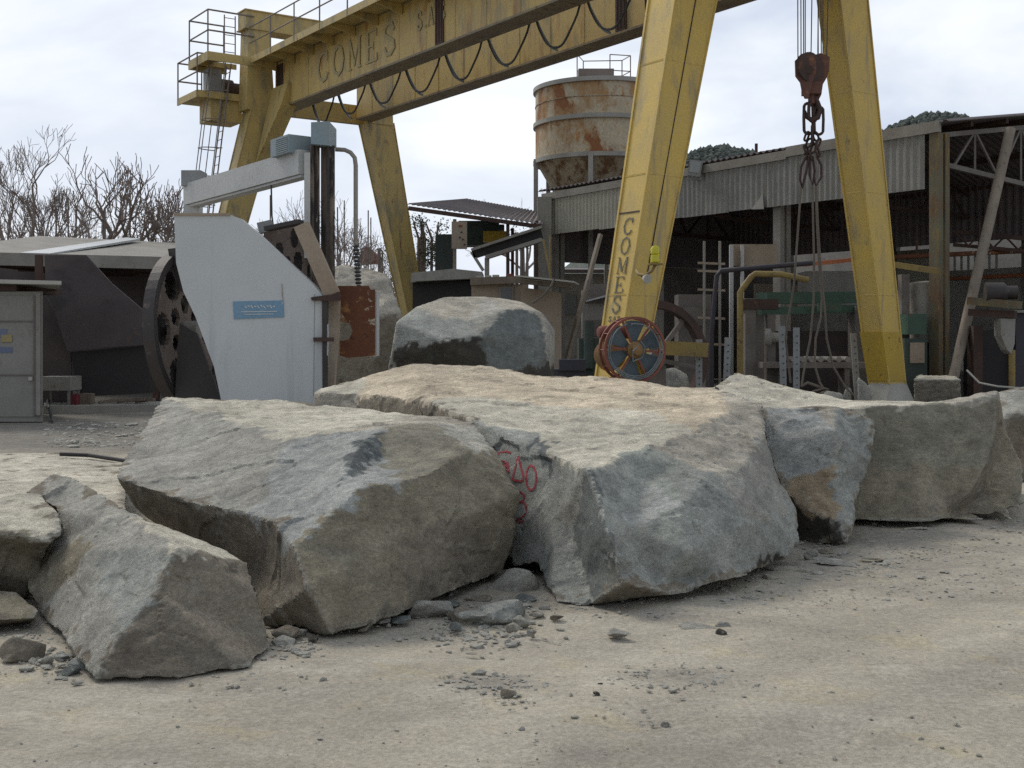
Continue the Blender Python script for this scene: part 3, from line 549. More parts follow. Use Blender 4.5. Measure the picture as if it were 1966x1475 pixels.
for i, (px, py, wd_, tn) in enumerate(((520, 1195, 40, 'brown'), (575, 1215, 34, 'grey'), (600, 1226, 26, 'deep'), (700, 1205, 40, 'brown'), (735, 1192, 34, 'grey'), (770, 1190, 44, 'slate'), (860, 1160, 52, 'slate'), (915, 1150, 60, 'brown'), (1010, 1150, 50, 'slate'),
        (1030, 1180, 34, 'mid'), (1045, 1165, 26, 'grey'), (985, 1208, 30, 'mid'), (1020, 1215, 24, 'grey'), (1070, 1186, 30, 'brown'), (875, 1205, 36, 'slate'), (1590, 1060, 40, 'brown'), (1560, 1068, 30, 'grey'), (1480, 1110, 34, 'mid'), (1440, 1150, 24, 'grey'), (1640, 1095, 30, 'mid'), (1385, 1216, 22, 'deep'), (133, 1290, 34, 'slate'), (90, 1272, 26, 'grey'))):
    o = bits('stone_fragment', px, py, wd_, rq.uniform(3, 9), tn, 'frag%d' % i, 60+i, rq.uniform(.5, .9)); o['label'] = 'angular stone fragment in the rubble at the feet of the big blocks'; o['group'] = 'angular fragments in the rubble'; o['category'] = 'stone fragment'
# loose gravel and crumbs: uncountable
rn = random.Random(11); mb = MB(); cnt = 0
def crumb(x, y, r_):
    p = Vector((x, y, -.015+.035*fbm(Vector((x*.5, y*.7, 0))))); rz = Matrix.Rotation(rn.uniform(0, 6.28), 3, 'Z'); sx_, sy_, sz_ = r_*rn.uniform(.6, 1.5), r_*rn.uniform(.5, 1), r_*rn.uniform(.2, .6)
    mb.add([p+rz @ Vector((v.x*sx_*rn.uniform(.7, 1.2), v.y*sy_*rn.uniform(.6, 1.3), max(v.z, -.3)*sz_*rn.uniform(.6, 1.5))) for v in IV], IF)
for (a_, b_, c_) in ROCKSPOTS:
    for _ in range(int(420*c_)):
        an = rn.uniform(0, 6.28); d = c_*rn.uniform(.3, 1.15); crumb(a_+d*math.cos(an), b_+d*math.sin(an)*.75, min(.04, .005+.004*rn.expovariate(.7)))
for px0, py0, w0, h0, n0, s0 in ((975, 1335, 90, 30, 60, .006), (1195, 1360, 130, 80, 60, .005), (560, 1235, 60, 30, 90, .012), (110, 1270, 70, 25, 110, .012), (930, 1200, 130, 40, 220, .012), (1650, 1075, 90, 45, 150, .009), (480, 1300, 120, 20, 80, .007), (1560, 1150, 160, 40, 200, .005)):
    for _ in range(n0):
        p = gp(px0+rn.gauss(0, w0*.5), max(900, py0+rn.gauss(0, h0*.5))); crumb(p.x, p.y, s0*(.4+rn.expovariate(1.3)))
for _ in range(420):
    p = gp(rn.uniform(85, 330), rn.triangular(800, 868, 845)); crumb(p.x, p.y, .015+.02*rn.expovariate(1))
for _ in range(800):
    y = 4.2+10*rn.random()**1.6; crumb(rn.uniform(-.45, .45)*y, y, .004+.003*rn.expovariate(1))
g = stone_mesh(mb, 'gravel', 'brown', (0, 8, 0)); g.data.polygons.foreach_set('use_smooth', [False]*len(g.data.polygons)); tag(g, 'scattered stone crumbs and gravel on the dusty yard', 'gravel', kind='stuff')

# painted red marks on the middle slab (strokes laid on the stone surface)
slab = [o for o in col.objects if o.get('label', '').startswith('broad pale topped')][0]; bv = BVH[slab['label']]
def stroke(mb, pts, r_=.008):
    q = []; eye = Vector((0, 0, CH)); pp = [Vector(p) for p in pts]; seg = []
    for a_, b_ in zip(pp, pp[1:]):
        k = max(2, int((b_-a_).length/3)); seg += [a_.lerp(b_, i/k) for i in range(k)]
    seg.append(pp[-1])
    for p in seg:
        d = (at(p.x, p.y, 8)-eye).normalized(); h = bv.ray_cast(eye, d)
        if h[0] is not None: q.append((h[0], h[1]))
    for (a_, na), (b_, nb) in zip(q, q[1:]):
        if (b_-a_).length > .12: continue
        d = (b_-a_).normalized() if (b_-a_).length > 1e-5 else Vector((1, 0, 0)); sd_ = d.cross(na).normalized()*r_; up = na*.003
        mb.hexa([a_-sd_-up, a_+sd_-up, a_+sd_+up, a_-sd_+up], [b_-sd_-up, b_+sd_-up, b_+sd_+up, b_-sd_+up])
def arcp(cx, cy, rx, ry, a0, a1, n=12): return [(cx+rx*math.cos(R(a0+(a1-a0)*i/n)), cy+ry*math.sin(R(a0+(a1-a0)*i/n))) for i in range(n+1)]
mb = MB()
for st in ([(953, 880), (958, 869), (972, 867), (981, 870)], [(957, 884), (975, 889), (977, 908), (965, 902), (958, 890), (972, 895), (977, 903)], [(976, 890), (962, 898), (975, 906)],
           [(995, 876), (984, 921), (1000, 925), (1006, 920), (995, 876)], arcp(1020, 918, 10, 24, -90, 270), arcp(996, 955, 11, 10, -150, 90), arcp(998, 978, 13, 16, -80, 70), [(1003, 995), (992, 998), (996, 1004), (1006, 1000)]):
    mb = MB(); stroke(mb, st)
    if mb.v: mb.build('painted_mark', M['redspray'], slab)

# ------------------------------------------------------------------ lettering (hand cut block letters with serifs)
GL = {'C': [([(.92, .78), (.8, .94), (.5, 1), (.2, .86), (.06, .5), (.2, .14), (.5, 0), (.8, .06), (.94, .22)], 1), ([(.92, .66), (.92, 1)], .6)],
      'O': [([(.5, 1), (.18, .86), (.04, .5), (.18, .14), (.5, 0), (.82, .14), (.96, .5), (.82, .86), (.5, 1)], 1)],
      'M': [([(.08, 0), (.08, 1)], .6), ([(.08, 1), (.5, .12)], 1.2), ([(.5, .12), (.92, 1)], .6), ([(.92, 1), (.92, 0)], 1.2), ([(-.04, 0), (.22, 0)], .5), ([(.76, 0), (1.06, 0)], .5), ([(-.04, 1), (.12, 1)], .5), ([(.9, 1), (1.06, 1)], .5)],
      'E': [([(.2, 0), (.2, 1)], 1.3), ([(.02, 1), (.9, 1), (.9, .8)], .6), ([(.2, .5), (.65, .5)], .6), ([(.65, .38), (.65, .62)], .5), ([(.02, 0), (.94, 0), (.94, .22)], .6)],
      'S': [([(.85, .76), (.7, .97), (.4, 1), (.15, .86), (.16, .66), (.5, .52), (.84, .38), (.88, .16), (.62, 0), (.3, .02), (.12, .24)], 1.1)],
      'A': [([(.06, 0), (.5, 1)], .6), ([(.5, 1), (.94, 0)], 1.2), ([(.24, .36), (.78, .36)], .5), ([(-.06, 0), (.2, 0)], .5), ([(.78, 0), (1.06, 0)], .5)],
      '.': [([(.4, 0), (.4, .1)], 1.2)]}
def letter(mb, ch, o, ax, ay, wd, ht, th, nrm):
    k = 0
    for pts, wt in GL[ch]:
        q = [o+ax*(x*wd)+ay*(y*ht) for x, y in pts]; hw = th*wt/2
        for a_, b_ in zip(q, q[1:]):
            d = (b_-a_).normalized(); s_ = nrm.cross(d).normalized()*hw; k += 1; lift = nrm*(.003+.0004*k); a2_, b2_ = a_-d*hw*.5, b_+d*hw*.5
            mb.hexa([a2_-s_-nrm*.002, a2_+s_-nrm*.002, b2_+s_-nrm*.002, b2_-s_-nrm*.002], [a2_-s_+lift, a2_+s_+lift, b2_+s_+lift, b2_-s_+lift])

# ------------------------------------------------------------------ gantry crane
crane = thing('gantry_crane', 'huge yellow double girder gantry crane straddling the stone yard on four slanting legs', 'crane', W(18, 29, 0))
def leg(name, s0, s1, w0, zt, mat, bw=(.58, .60), tw=(.80, 1.05), zb=.35, label=None):
    """box leg from foot centre s0 to s1 at zt in the plane w0; (u size, s size) at foot and top"""
    mb = MB(); B = W(s0, w0, zb); T = W(s1, w0, zt)
    q = lambda c, d: [c-VV*d[1]/2-UU*d[0]/2, c+VV*d[1]/2-UU*d[0]/2, c+VV*d[1]/2+UU*d[0]/2, c-VV*d[1]/2+UU*d[0]/2]
    mb.hexa(q(B, bw), q(T, tw))
    # overlapping edge flanges: narrow lips along the four corners
    for i, (su, ss) in enumerate(((-1, -1), (-1, 1), (1, 1), (1, -1))):
        b0 = B+UU*su*(bw[0]/2)+VV*ss*(bw[1]/2+.012); t0 = T+UU*su*(tw[0]/2)+VV*ss*(tw[1]/2+.012)
        mb.bar(b0, t0, .03, .05, UU)
    o = mb.build(name, mat, crane); 
    if label: o['label'] = label
    rb = MB()                                        # stiffener bands seen as faint lines
    for k in (.22, .47, .71):
        c = B.lerp(T, k); d = (bw[0]+(tw[0]-bw[0])*k+.012, bw[1]+(tw[1]-bw[1])*k+.012); rb.hexa(q(c, d), q(c+ZZ*.035, d))
    rb.build('seam', mat, o)
    return o, B, T
def truck(s0, w0, mat):                              # end truck with wheel and shoe at the foot
    mb = MB(); mb.wbox(s0-.9, s0+.9, w0-.22, w0+.22, .30, .62)
    for ds in (-.55, .55): mb.disc(W(s0+ds, w0-.26, .22), UU, [(.05, 0), (.22, 0), (.22, .52), (.05, .52)], 20)
    return mb.build('end_truck', mat, crane)
legA, bA, tA = leg('leg', 14.78, 16.85, 18, 9.8, M['yellow_bright'], (.58, .62), (.86, 1.15), .35, 'bright yellow leg with dark painted letters and a beacon')
legB, bB, tB = leg('leg', 22.95, 21.3, 18, 9.8, M['yellow_bright'], (.56, .56), (.62, .95), .55, 'yellow leg behind the hook block')
legC, bC, tC = leg('leg', 14.2, 16.75, 40, 9.7, M['yellow_dull'], (.6, .6), (.75, 1.05), .35)
legD, bD, tD = leg('leg', 23.35, 21.3, 40, 9.7, M['yellow_dull'], (.55, .6), (.7, 1.1), .35)
for s_, w_ in ((14.78, 18), (14.2, 40), (23.35, 40)): truck(s_, w_, M['yellow_dull'])
mb = MB(); q = lambda c, a, b_: [c-VV*a/2-UU*b_/2, c+VV*a/2-UU*b_/2, c+VV*a/2+UU*b_/2, c-VV*a/2+UU*b_/2]
mb.hexa(q(W(23.05, 18, .0), 1.15, .62), q(W(22.97, 18, .56), .62, .58)); mb.build('foot', M['conclight'], crane)
mb = MB(); mb.hexa(q(W(22.93, 18, .62), .60, .60), q(W(22.7, 18, 1.75), .66, .64)); mb.build('foot_band', M['yellow_foot'], crane)
# end frames: vertical heads above the legs, lower tie beam and upper cap beam
for w0, far in ((40, True), (18, False)):
    for s_ in (16.55, 21.3):
        mb = MB(); mb.hexa(q(W(s_, w0, 9.6), 1.05, .76), q(W(s_-.05 if s_ < 18 else s_, w0, 12.45), .80, .70)); mb.build('portal_head', M['yellow_dull'], crane)
    mb = MB(); mb.wbox(16.0, 21.8, w0-.36, w0+.36, 12.45, 13.05); mb.wbox(15.95, 21.85, w0-.40, w0+.40, 13.05, 13.09); mb.wbox(15.95, 21.85, w0-.40, w0+.40, 12.41, 12.448)
    mb.build('cap_beam', M['yellow_dull'], crane)
    mb = MB(); mb.wbox(16.9, 21.6, w0+.1, w0+.42, 9.62, 10.3); mb.build('tie_beam', M['yellow_dull'], crane)
# haunch plate between near left leg and girder
mb = MB(); pts = [W(17.1, 39.6, 9.62), W(17.1, 38.8, 9.62), W(17.1, 39.6, 6.9)]
mb.prism([W(16.95, 39.62, 10.4), W(16.95, 38.2, 10.4), W(16.75, 38.35, 9.62), W(16.3, 39.5, 7.7)], VV*.55); mb.build('haunch', M['yellow_dull'], crane)
for s0, s1, mt in ((17.05, 17.70, M['yellow']), (20.25, 20.90, M['yellow'])):
    mb = MB(); mb.wbox(s0+.03, s1-.03, 13.0, 39.6, 9.70, 11.28)
    for wv in [13.6+1.55*i for i in range(17)]: mb.wbox(s0+.018, s0+.03, wv, wv+.06, 9.74, 11.24)   # weld strips
    g_ = mb.build('girder', mt, crane)
    mb = MB(); mb.wbox(s0-.02, s1+.03, 13.0, 39.6, 9.64, 9.70); mb.wbox(s0-.06, s1+.06, 13.0, 39.6, 11.28, 11.34); mb.build('flange', M['yellow_flange'], g_)
    mb = MB(); mb.wbox((s0+s1)/2-.03, (s0+s1)/2+.03, 13.0, 39.6, 11.34, 11.46); mb.build('rail', M['rustdark'], g_)
    for wj in ((28.35,) if s0 < 18 else (24.4,)):
        mb = MB(); mb.wbox(s0-.005, s0+.03, wj-.22, wj+.22, 9.72, 11.2)
        for i in range(3):
            for j in range(22):
                mb.disc(W(s0-.005, wj-.14+.14*i, 9.8+.063*j), -VV, [(.022, 0), (.022, .025)], 6)
        mb.build('splice_plate', M['rustdark'], g_)
mb = MB(); mb.wbox(17.04, 17.06, 38.9, 39.45, 9.75, 11.2)
for i in range(4):
    for j in range(24): mb.disc(W(17.04, 39.0+.11*i, 9.8+.058*j), -VV, [(.022, 0), (.022, .03)], 6)
mb.build('splice_plate', M['rustdark'], crane)
# walkway on brackets along the near girder
mb = MB(); mb.wbox(16.15, 17.0, 13.0, 39.5, 11.30, 11.33); mb.wbox(16.12, 16.15, 13.0, 39.5, 11.18, 11.40); wk = mb.build('walkway', M['yellow_dull'], crane)
for i in range(18):
    wv = 13.9+1.5*i; mb = MB()
    mb.hexa([W(16.2, wv, 11.19), W(16.2, wv+.07, 11.19), W(16.2, wv+.07, 11.295), W(16.2, wv, 11.295)], [W(17.05, wv, 11.0), W(17.05, wv+.07, 11.0), W(17.05, wv+.07, 11.295), W(17.05, wv, 11.295)])
    mb.build('bracket', M['yellow_dull'], wk)
mb = MB()
for i in range(14): mb.tube(W(16.13, 15+1.9*i, 11.2), W(16.13, 15+1.9*i, 12.45), .025, 6)
for z_ in (11.9, 12.45): mb.tube(W(16.13, 13, z_), W(16.13, 39.6, z_), .025, 6)
mb.build('railing', M['rail'], wk)
# upper platform at the far left end, with railing
mb = MB(); mb.wbox(14.66, 16.9, 39.6, 39.66, 11.12, 11.42); mb.wbox(14.6, 14.66, 39.6, 41.5, 11.12, 11.42); mb.wbox(14.66, 16.0, 41.44, 41.5, 11.12, 11.42); mb.wbox(14.66, 16.0, 40.5, 40.56, 11.12, 11.30)
mb.wbox(14.66, 15.2, 39.66, 41.44, 11.30, 11.34); mb.wbox(14.66, 16.1, 40.9, 41.44, 11.30, 11.34)
pf = mb.build('upper_platform', M['yellow_dull'], crane)
mb = MB()
for s_, w_ in ((14.63, 39.63), (14.63, 41.47), (15.9, 41.47)): mb.tube(W(s_, w_, 11.42), W(s_, w_, 12.85), .03, 6)
for z_ in (12.15, 12.85): mb.tube(W(14.63, 39.63, z_), W(14.63, 41.47, z_), .03, 6); mb.tube(W(14.63, 39.63, z_), W(16.3, 39.63, z_), .03, 6); mb.tube(W(14.63, 41.47, z_), W(15.9, 41.47, z_), .03, 6)
mb.tube(W(15.55, 40.5, 11.4), W(15.55, 40.5, 13.0), .025, 6); mb.tube(W(15.95, 40.5, 11.4), W(15.95, 40.5, 13.0), .025, 6)
for k in range(5): mb.tube(W(15.55, 40.5, 11.7+.3*k), W(15.95, 40.5, 11.7+.3*k), .015, 5)
mb.build('railing', M['rail'], pf)
# lower platform with drive machinery and switch cabinet
mb = MB(); mb.wbox(14.55, 16.2, 40.4, 42.4, 10.05, 10.15); mb.wbox(14.50, 14.55, 40.4, 42.4, 9.98, 10.22); mb.wbox(14.55, 16.2, 40.34, 40.4, 9.98, 10.22); mb.wbox(15.05, 16.2, 40.5, 41.6, 9.25, 10.05)
pl = mb.build('lower_platform', M['yellow_dull'], crane)
mb = MB()
for s_, w_ in ((14.52, 40.37), (14.52, 42.35), (15.4, 42.35)): mb.tube(W(s_, w_, 10.2), W(s_, w_, 11.5), .03, 6)
for z_ in (10.85, 11.5): mb.tube(W(14.52, 40.37, z_), W(14.52, 42.35, z_), .03, 6); mb.tube(W(14.52, 40.37, z_), W(15.2, 40.37, z_), .03, 6); mb.tube(W(14.52, 42.35, z_), W(15.4, 42.35, z_), .03, 6)
mb.build('railing', M['rail'], pl)
mb = MB(); mb.wbox(15.0, 15.5, 40.6, 41.1, 10.15, 11.08); mb.wbox(15.03, 15.47, 40.585, 40.6, 10.2, 11.03); mb.build('switch_cabinet', M['galv'], pl)
mb = MB(); mb.disc(W(15.5, 41.0, 10.5), VV, [(.05, 0), (.33, 0), (.33, .5), (.24, .52), (.24, .85), (.05, .87)], 16); mb.wbox(15.3, 16.2, 41.3, 41.8, 10.15, 10.8); mb.build('hoist_motor', M['rustdark'], pl)
# caged ladder
mb = MB(); wl = 40.05
def ld(k, ds=0): return W(14.62+(15.62-14.62)*k+ds, 0, 3.2+8.0*k)
for dw in (0, .42): mb.tube(ld(0)+UU*(wl+dw), ld(1)+UU*(wl+dw), .028, 6)
for k in range(27): mb.tube(ld(k/27)+UU*wl, ld(k/27)+UU*(wl+.42), .014, 5)
for k in [i/8 for i in range(2, 9)]:
    c = ld(k)+UU*(wl+.21); pts = [c+UU*(.36*math.cos(R(a_)))-VV*(.36*math.sin(R(a_))*2.0) for a_ in range(0, 181, 20)]; mb.path(pts, .018, 5)
for a_ in (20, 65, 115, 160):
    o_ = UU*(.36*math.cos(R(a_)))-VV*(.72*math.sin(R(a_))); mb.tube(ld(.25)+UU*(wl+.21)+o_, ld(1)+UU*(wl+.21)+o_, .018, 5)
mb.build('ladder', M['rail'], crane)
# festoon cable between the girders and the bunch at the parked trolley
mb = MB(); s_ = 18.15
loops = [39.0, 37.0, 34.7, 32.35, 30.0, 27.75, 25.45, 23.3, 21.2]
for a_, b_ in zip(loops, loops[1:]):
    wd = a_-b_; pts = [W(s_+.02*math.sin(i), a_-.12-(wd-.24)*i/14, 9.95-(.92+.06*math.sin(a_*3))*(math.sin(math.pi*i/14)**.75)) for i in range(15)]; mb = MB(); mb.path(pts, .032, 6); mb.build('cable_loop', M['cable'], crane)
for a_, b_ in zip(loops, loops[1:]):
    wd = a_-b_; pts = [W(s_+.10, a_-.02-(wd-.30)*i/10*.62, 9.95-1.02*(math.sin(math.pi*i/10*.55)**.9)) for i in range(9)]; mb = MB(); mb.path(pts, .036, 6); mb.build('flat_cable', M['cablegrey'], crane)
for i, (wv, zl) in enumerate(((21.0, 8.95), (20.6, 9.0), (20.45, 8.98), (20.3, 9.0), (20.1, 9.02), (19.4, 8.98), (19.25, 9.0), (18.7, 9.3))):
    mb = MB(); mb.path([W(s_+.03*i, wv, 11.0), W(s_+.03*i, wv-.02, 9.6), W(s_+.03*i, wv-.06, zl+.15), W(s_+.03*i, wv-.22, zl), W(s_+.03*i, wv-.36, zl+.2), W(s_+.03*i, wv-.40, 11.0)], .034, 6); mb.build('hanging_cable', M['cable'], crane)
mb = MB(); mb.wbox(18.0, 18.3, 14, 39.2, 9.98, 10.08); mb.build('cable_track', M['yellow_flange'], crane)
# trolley over the hook
mb = MB(); mb.wbox(17.2, 20.8, 15.6, 18.0, 11.5, 12.1); mb.disc(W(18.3, 16.8, 12.4), VV, [(.1, 0), (.4, 0), (.4, 1.4), (.1, 1.4)], 18); mb.build('trolley', M['yellow_dull'], crane)
# lettering on girder and leg
wv = 36.1
for ch in 'COMES': mb = MB(); letter(mb, ch, W(17.055, wv, 10.0), -UU, ZZ, .78, .92, .10, -VV); wv -= 1.12; mb.build('letter', M['letterfade'], crane)
wv = 29.6
for ch in 'S.A.S': mb = MB(); letter(mb, ch, W(17.055, wv, 10.35), -UU, ZZ, .30 if ch != '.' else .15, .5, .06, -VV); wv -= .42 if ch != '.' else .2; mb.build('letter', M['letterfade'], crane)
mb = MB(); ax = (tA-bA).normalized()
def legface(z_):
    k = (z_-bA.z)/(tA.z-bA.z); c = bA.lerp(tA, k); return c-VV*((.62+(1.15-.62)*k)/2), (.58+(.86-.58)*k)
n_ = -VV-ax*(-VV.dot(ax)); n_.normalize()
for ch, y0, y1 in (('C', 420, 451), ('O', 457, 489), ('M', 496, 526), ('E', 533, 563), ('S', 569, 601)):
    z1_, z0_ = [CH+(HY-y)/98.0 for y in (y0, y1)]; c, wd = legface(z0_)
    mb = MB(); letter(mb, ch, c+UU*.125+n_*.012, -UU, (legface(z1_)[0]-c), .27, 1.0, .030, n_); mb.build('letter', M['letter'], legA)
for i, ch in enumerate('S.A.S'):
    z0_ = CH+(HY-618)/98; c, wd = legface(z0_); mb = MB(); letter(mb, ch, c+UU*(.17-[0, .105, .13, .235, .26][i])+n_*.012, -UU, ax, .085 if ch != '.' else .06, .10, .014, n_); mb.build('letter', M['letter'], legA)
mb = MB(); c, wd = legface(4.05); mb.hexa([c+UU*.33-n_*.01, c-UU*.33-n_*.01, c-UU*.33+n_*.012, c+UU*.33+n_*.012], [v+ax*.03 for v in (c+UU*.33-n_*.01, c-UU*.33-n_*.01, c-UU*.33+n_*.012, c+UU*.33+n_*.012)]); mb.build('weld_strip', M['rustdark'], legA)
# beacon on a bent arm with a horn lamp below
bc = at(1258, 505, 22.3)
arm = MB(); arm.path([at(1222, 520, 22.75), at(1226, 527, 22.5), at(1238, 529, 22.35), at(1252, 520, 22.3), bc+Vector((0, 0, -.04))], .028, 8); arm.disc(bc+Vector((0, 0, -.04)), ZZ, [(.14, 0), (.14, .03)], 20); ao = arm.build('lamp_arm', M['ypipe'], crane)
b_ = MB(); b_.disc(bc+Vector((0, 0, 0)), ZZ, [(.07, 0), (.09, .02), (.085, .14), (.065, .155), (.085, .17), (.09, .26), (.06, .31), (.01, .32)], 20); b_.build('beacon', M['beacon'], ao, smooth=True)
b_ = MB(); b_.disc(at(1241, 535, 22.3), Vector((.4, -.8, -.2)), [(.03, -.1), (.05, -.06), (.085, .02), (.09, .05), (.02, .05)], 18); b_.build('horn_lamp', M['conclight'], ao, smooth=True)
mb = MB(); mb.path([tA-UU*.44+VV*-.05-ZZ*.2, bA.lerp(tA, .5)-UU*.36, bA.lerp(tA, .25)-UU*.34, at(1222, 522, 22.8)], .012, 6)
mb.build('conduit', M['black'], crane)
# cable reel with motor at the foot of the lettered leg
RY = 21.6; rc = at(1214, 672, RY); ra = Vector((.30, -.95, .0)).normalized()
mb = MB(); RR = .58
mb.disc(rc+ra*.12, ra, [(RR-.025, -.02), (RR+.02, -.02), (RR+.02, .02), (RR-.025, .02)], 40, closed=True); mb.disc(rc-ra*.12, ra, [(RR-.025, -.02), (RR+.02, -.02), (RR+.02, .02), (RR-.025, .02)], 40, closed=True)
a0 = ZZ; b0 = ra.cross(a0).normalized()
for k in range(12): d = a0*math.cos(R(30*k))+b0*math.sin(R(30*k)); mb.tube(rc+d*RR+ra*.12, rc+d*RR-ra*.12, .012, 6)
reel = mb.build('cable_reel', M['redpaint'], crane)
for k in range(6):
    ps = [rc+(a0*math.cos(R(q_))+b0*math.sin(R(q_)))*r_ for r_, q_ in [(.14, 60*k+34), (.14, 60*k+76)]+[(RR-.05, 60*k+76-7*n__) for n__ in range(0, 7)]]
    mb = MB(); mb.prism(ps, ra*.02); mb.build('sector_plate', M['reelface'], reel)
for k in range(6): d = a0*math.cos(R(60*k+25))+b0*math.sin(R(60*k+25)); mb = MB(); mb.bar(rc+d*.08+ra*.09, rc+d*(RR-.02)+ra*.11, .035, .03, ra); mb.build('spoke', M['redpaint'], reel)
mb = MB(); mb.disc(rc, ra, [(.05, .05), (.15, .05), (.15, .14), (.09, .16), (.09, .24), (.03, .25)], 20); mb.build('hub', M['brass'], reel)
mb = MB()
for rr, ph in ((.50, 20), (.53, 60), (.47, 130)): mb.path([rc+ra*(.02*math.sin(a_*.1)+.15)+(a0*math.cos(R(a_))+b0*math.sin(R(a_)))*rr for a_ in range(ph, ph+250, 12)], .012, 5)
mb.path([rc+ra*.2+a0*.1-b0*.05, rc+ra*.3+b0*.12-a0*.02, rc+ra*.22+b0*.08-a0*.2, rc+ra*.2-b0*.1-a0*.14, rc+ra*.25-b0*.14+a0*.05, rc+ra*.25-b0*.05+a0*.16], .014, 5)
mb.build('reel_cable', M['cablegrey'], reel)
mb = MB(); m0 = at(1182, 638, RY+.25); mb.disc(m0, Vector((-1, -.35, 0)), [(.04, -.45), (.12, -.42), (.12, -.05), (.16, -.05), (.16, .02), (.12, .04), (.12, .28), (.09, .34), (.03, .35)], 20); mb.build('reel_motor', M['redpaint'], crane, smooth=True)
mb = MB(); mb.disc(at(1170, 682, RY+.35), Vector((-.55, -.85, .1)), [(.05, -.25), (.24, -.2), (.30, 0), (.24, .16), (.08, .2)], 22); mb.build('gearbox', M['brass'], crane, smooth=True)
mb = MB(); mb.box(at(1172, 665, RY+.4), .30, .3, .34); mb.build('gearbox_cover', M['yellow_foot'], crane)
mb = MB(); mb.box(at(1165, 732, RY+.5), .9, .5, .16); mb.box(at(1225, 700, RY+.5), .25, .4, .9); mb.build('reel_bracket', M['yellow_foot'], crane)

# ------------------------------------------------------------------ hook block, chain and slings
HK = 24.2; hk = at(1556, 150, HK)
hook = thing('hook_block', 'rusty red crane hook block hanging on steel ropes beside the right crane leg', 'hook block', hk)
def cheek(px_pts, Y, t, name, mt):
    m_ = MB(); m_.ppoly(px_pts, Y, t); return m_.build(name, mt, hook)
cheek([(1527, 116), (1534, 110), (1548, 107), (1562, 106), (1567, 118), (1567, 140), (1560, 158), (1556, 176), (1552, 189), (1546, 189), (1541, 178), (1537, 158), (1528, 146)], HK-.22, .06, 'cheek_plate', M['hook'])
cheek([(1562, 106), (1576, 102), (1588, 106), (1593, 110), (1592, 132), (1588, 148), (1580, 162), (1577, 182), (1572, 192), (1563, 190), (1560, 176), (1562, 158), (1566, 140)], HK+.12, .06, 'cheek_plate', M['hook'])
mb = MB()
for dx in (-.16, .0, .14): mb.disc(hk+Vector((dx*.6+.02, dx, .18)), Vector((.45, -.9, 0)), [(.05, -.05), (.30, -.05), (.27, 0), (.30, .05), (.05, .05)], 22)
mb.disc(hk+Vector((-.1, -.26, .12)), Vector((0, 1, 0)), [(.01, 0), (.09, 0), (.09, .5), (.01, .5)], 14); mb.build('sheave', M['rustdark'], hook)
mb = MB(); mb.box(hk+Vector((.02, 0, -.22)), .34, .3, .24); mb.tube(hk+Vector((.02, 0, -.3)), hk+Vector((.02, 0, -.52)), .07, 10); mb.build('swivel', M['hook'], hook)
for x, xt in ((1532, 1531), (1538, 1537), (1543, 1542), (1546, 1546), (1557, 1562), (1571, 1570), (1570, 1573), (1577, 1574), (1580, 1580), (1587, 1595)):
    m_ = MB(); m_.tube(at(x, 112, HK+(x-1556)*.006), at(xt, -210, HK+(x-1556)*.006), .011, 6); m_.build('hoist_rope', M['rope'], hook)
mb = MB(); c = at(1560, 205, HK); mb.path([c+Vector((.0, 0, .22)), c+Vector((.09, 0, .1)), c+Vector((.15, 0, -.06)), c+Vector((.10, 0, -.22)), c+Vector((-.02, 0, -.27)), c+Vector((-.13, 0, -.20)), c+Vector((-.15, 0, -.08))], [.05, .055, .06, .06, .055, .045, .02], 10)
mb.build('hook', M['chain'], hook, smooth=True)
def link(mb, c, ln, wd, r_, axis, up=ZZ):
    axis = Vector(axis).normalized(); up = Vector(up).normalized(); pts = []
    for i in range(17):
        a_ = 2*math.pi*i/16; x = math.cos(a_); y = math.sin(a_)
        pts.append(Vector(c)+axis*(x*wd/2)+up*(y*wd/2+(ln-wd)/2*(1 if y > 0.01 else -1 if y < -.01 else 0)))
    mb.path(pts, r_, 7)
chain = thing('lifting_chain', 'dark rusty ring and chain links hooked below the red hook block', 'chain', at(1560, 240, HK))
for (x, y, ln, wd, r_, axv) in ((1552, 228, .62, .20, .032, (1, .2, 0)), (1572, 232, .56, .18, .030, (1, -.3, 0)), (1560, 215, .40, .26, .036, (1, .9, 0)), (1560, 258, .34, .14, .03, (.4, 1, 0))):
    m_ = MB(); link(m_, at(x, y, HK), ln, wd, r_, axv); m_.build('link', M['chain'], chain)
for k, (x, y) in enumerate(((1549, 262), (1553, 275), (1548, 288), (1566, 262), (1571, 275), (1562, 285), (1570, 292), (1552, 300))):
    m_ = MB(); link(m_, at(x, y, HK), .19, .11, .024, (1, (-1)**k*.9, 0), Vector((.35*(-1)**(k//2), 0, 1))); m_.build('link', M['chain'], chain)
sl = thing('rope_sling', 'dusty wire rope slings with loops dangling under the chain down to the yard floor', 'sling', at(1560, 500, HK))
def sling(pts, r_=.022, name='sling_rope', mt='sling'):
    m_ = MB(); m_.path([at(x, y, HK+dy) for x, y, dy in pts], r_, 6); m_.build(name, M[mt], sl, smooth=True)
for a_ in ([(1550, 296, 0), (1538, 320, 0), (1536, 345, .05), (1540, 362, .02), (1548, 330, 0), (1553, 300, 0)], [(1556, 300, 0), (1554, 335, 0), (1560, 357, 0), (1564, 330, .05), (1560, 300, .0)], [(1568, 300, 0), (1577, 318, 0), (1577, 340, .04), (1566, 358, .02), (1563, 340, 0)]): sling(a_, .026, 'sling_eye', 'chain')
sling([(1538, 360, 0), (1535, 400, 0), (1530, 470, 0), (1524, 550, 0), (1514, 610, .05), (1508, 650, .1), (1514, 700, .2), (1518, 735, .3)])
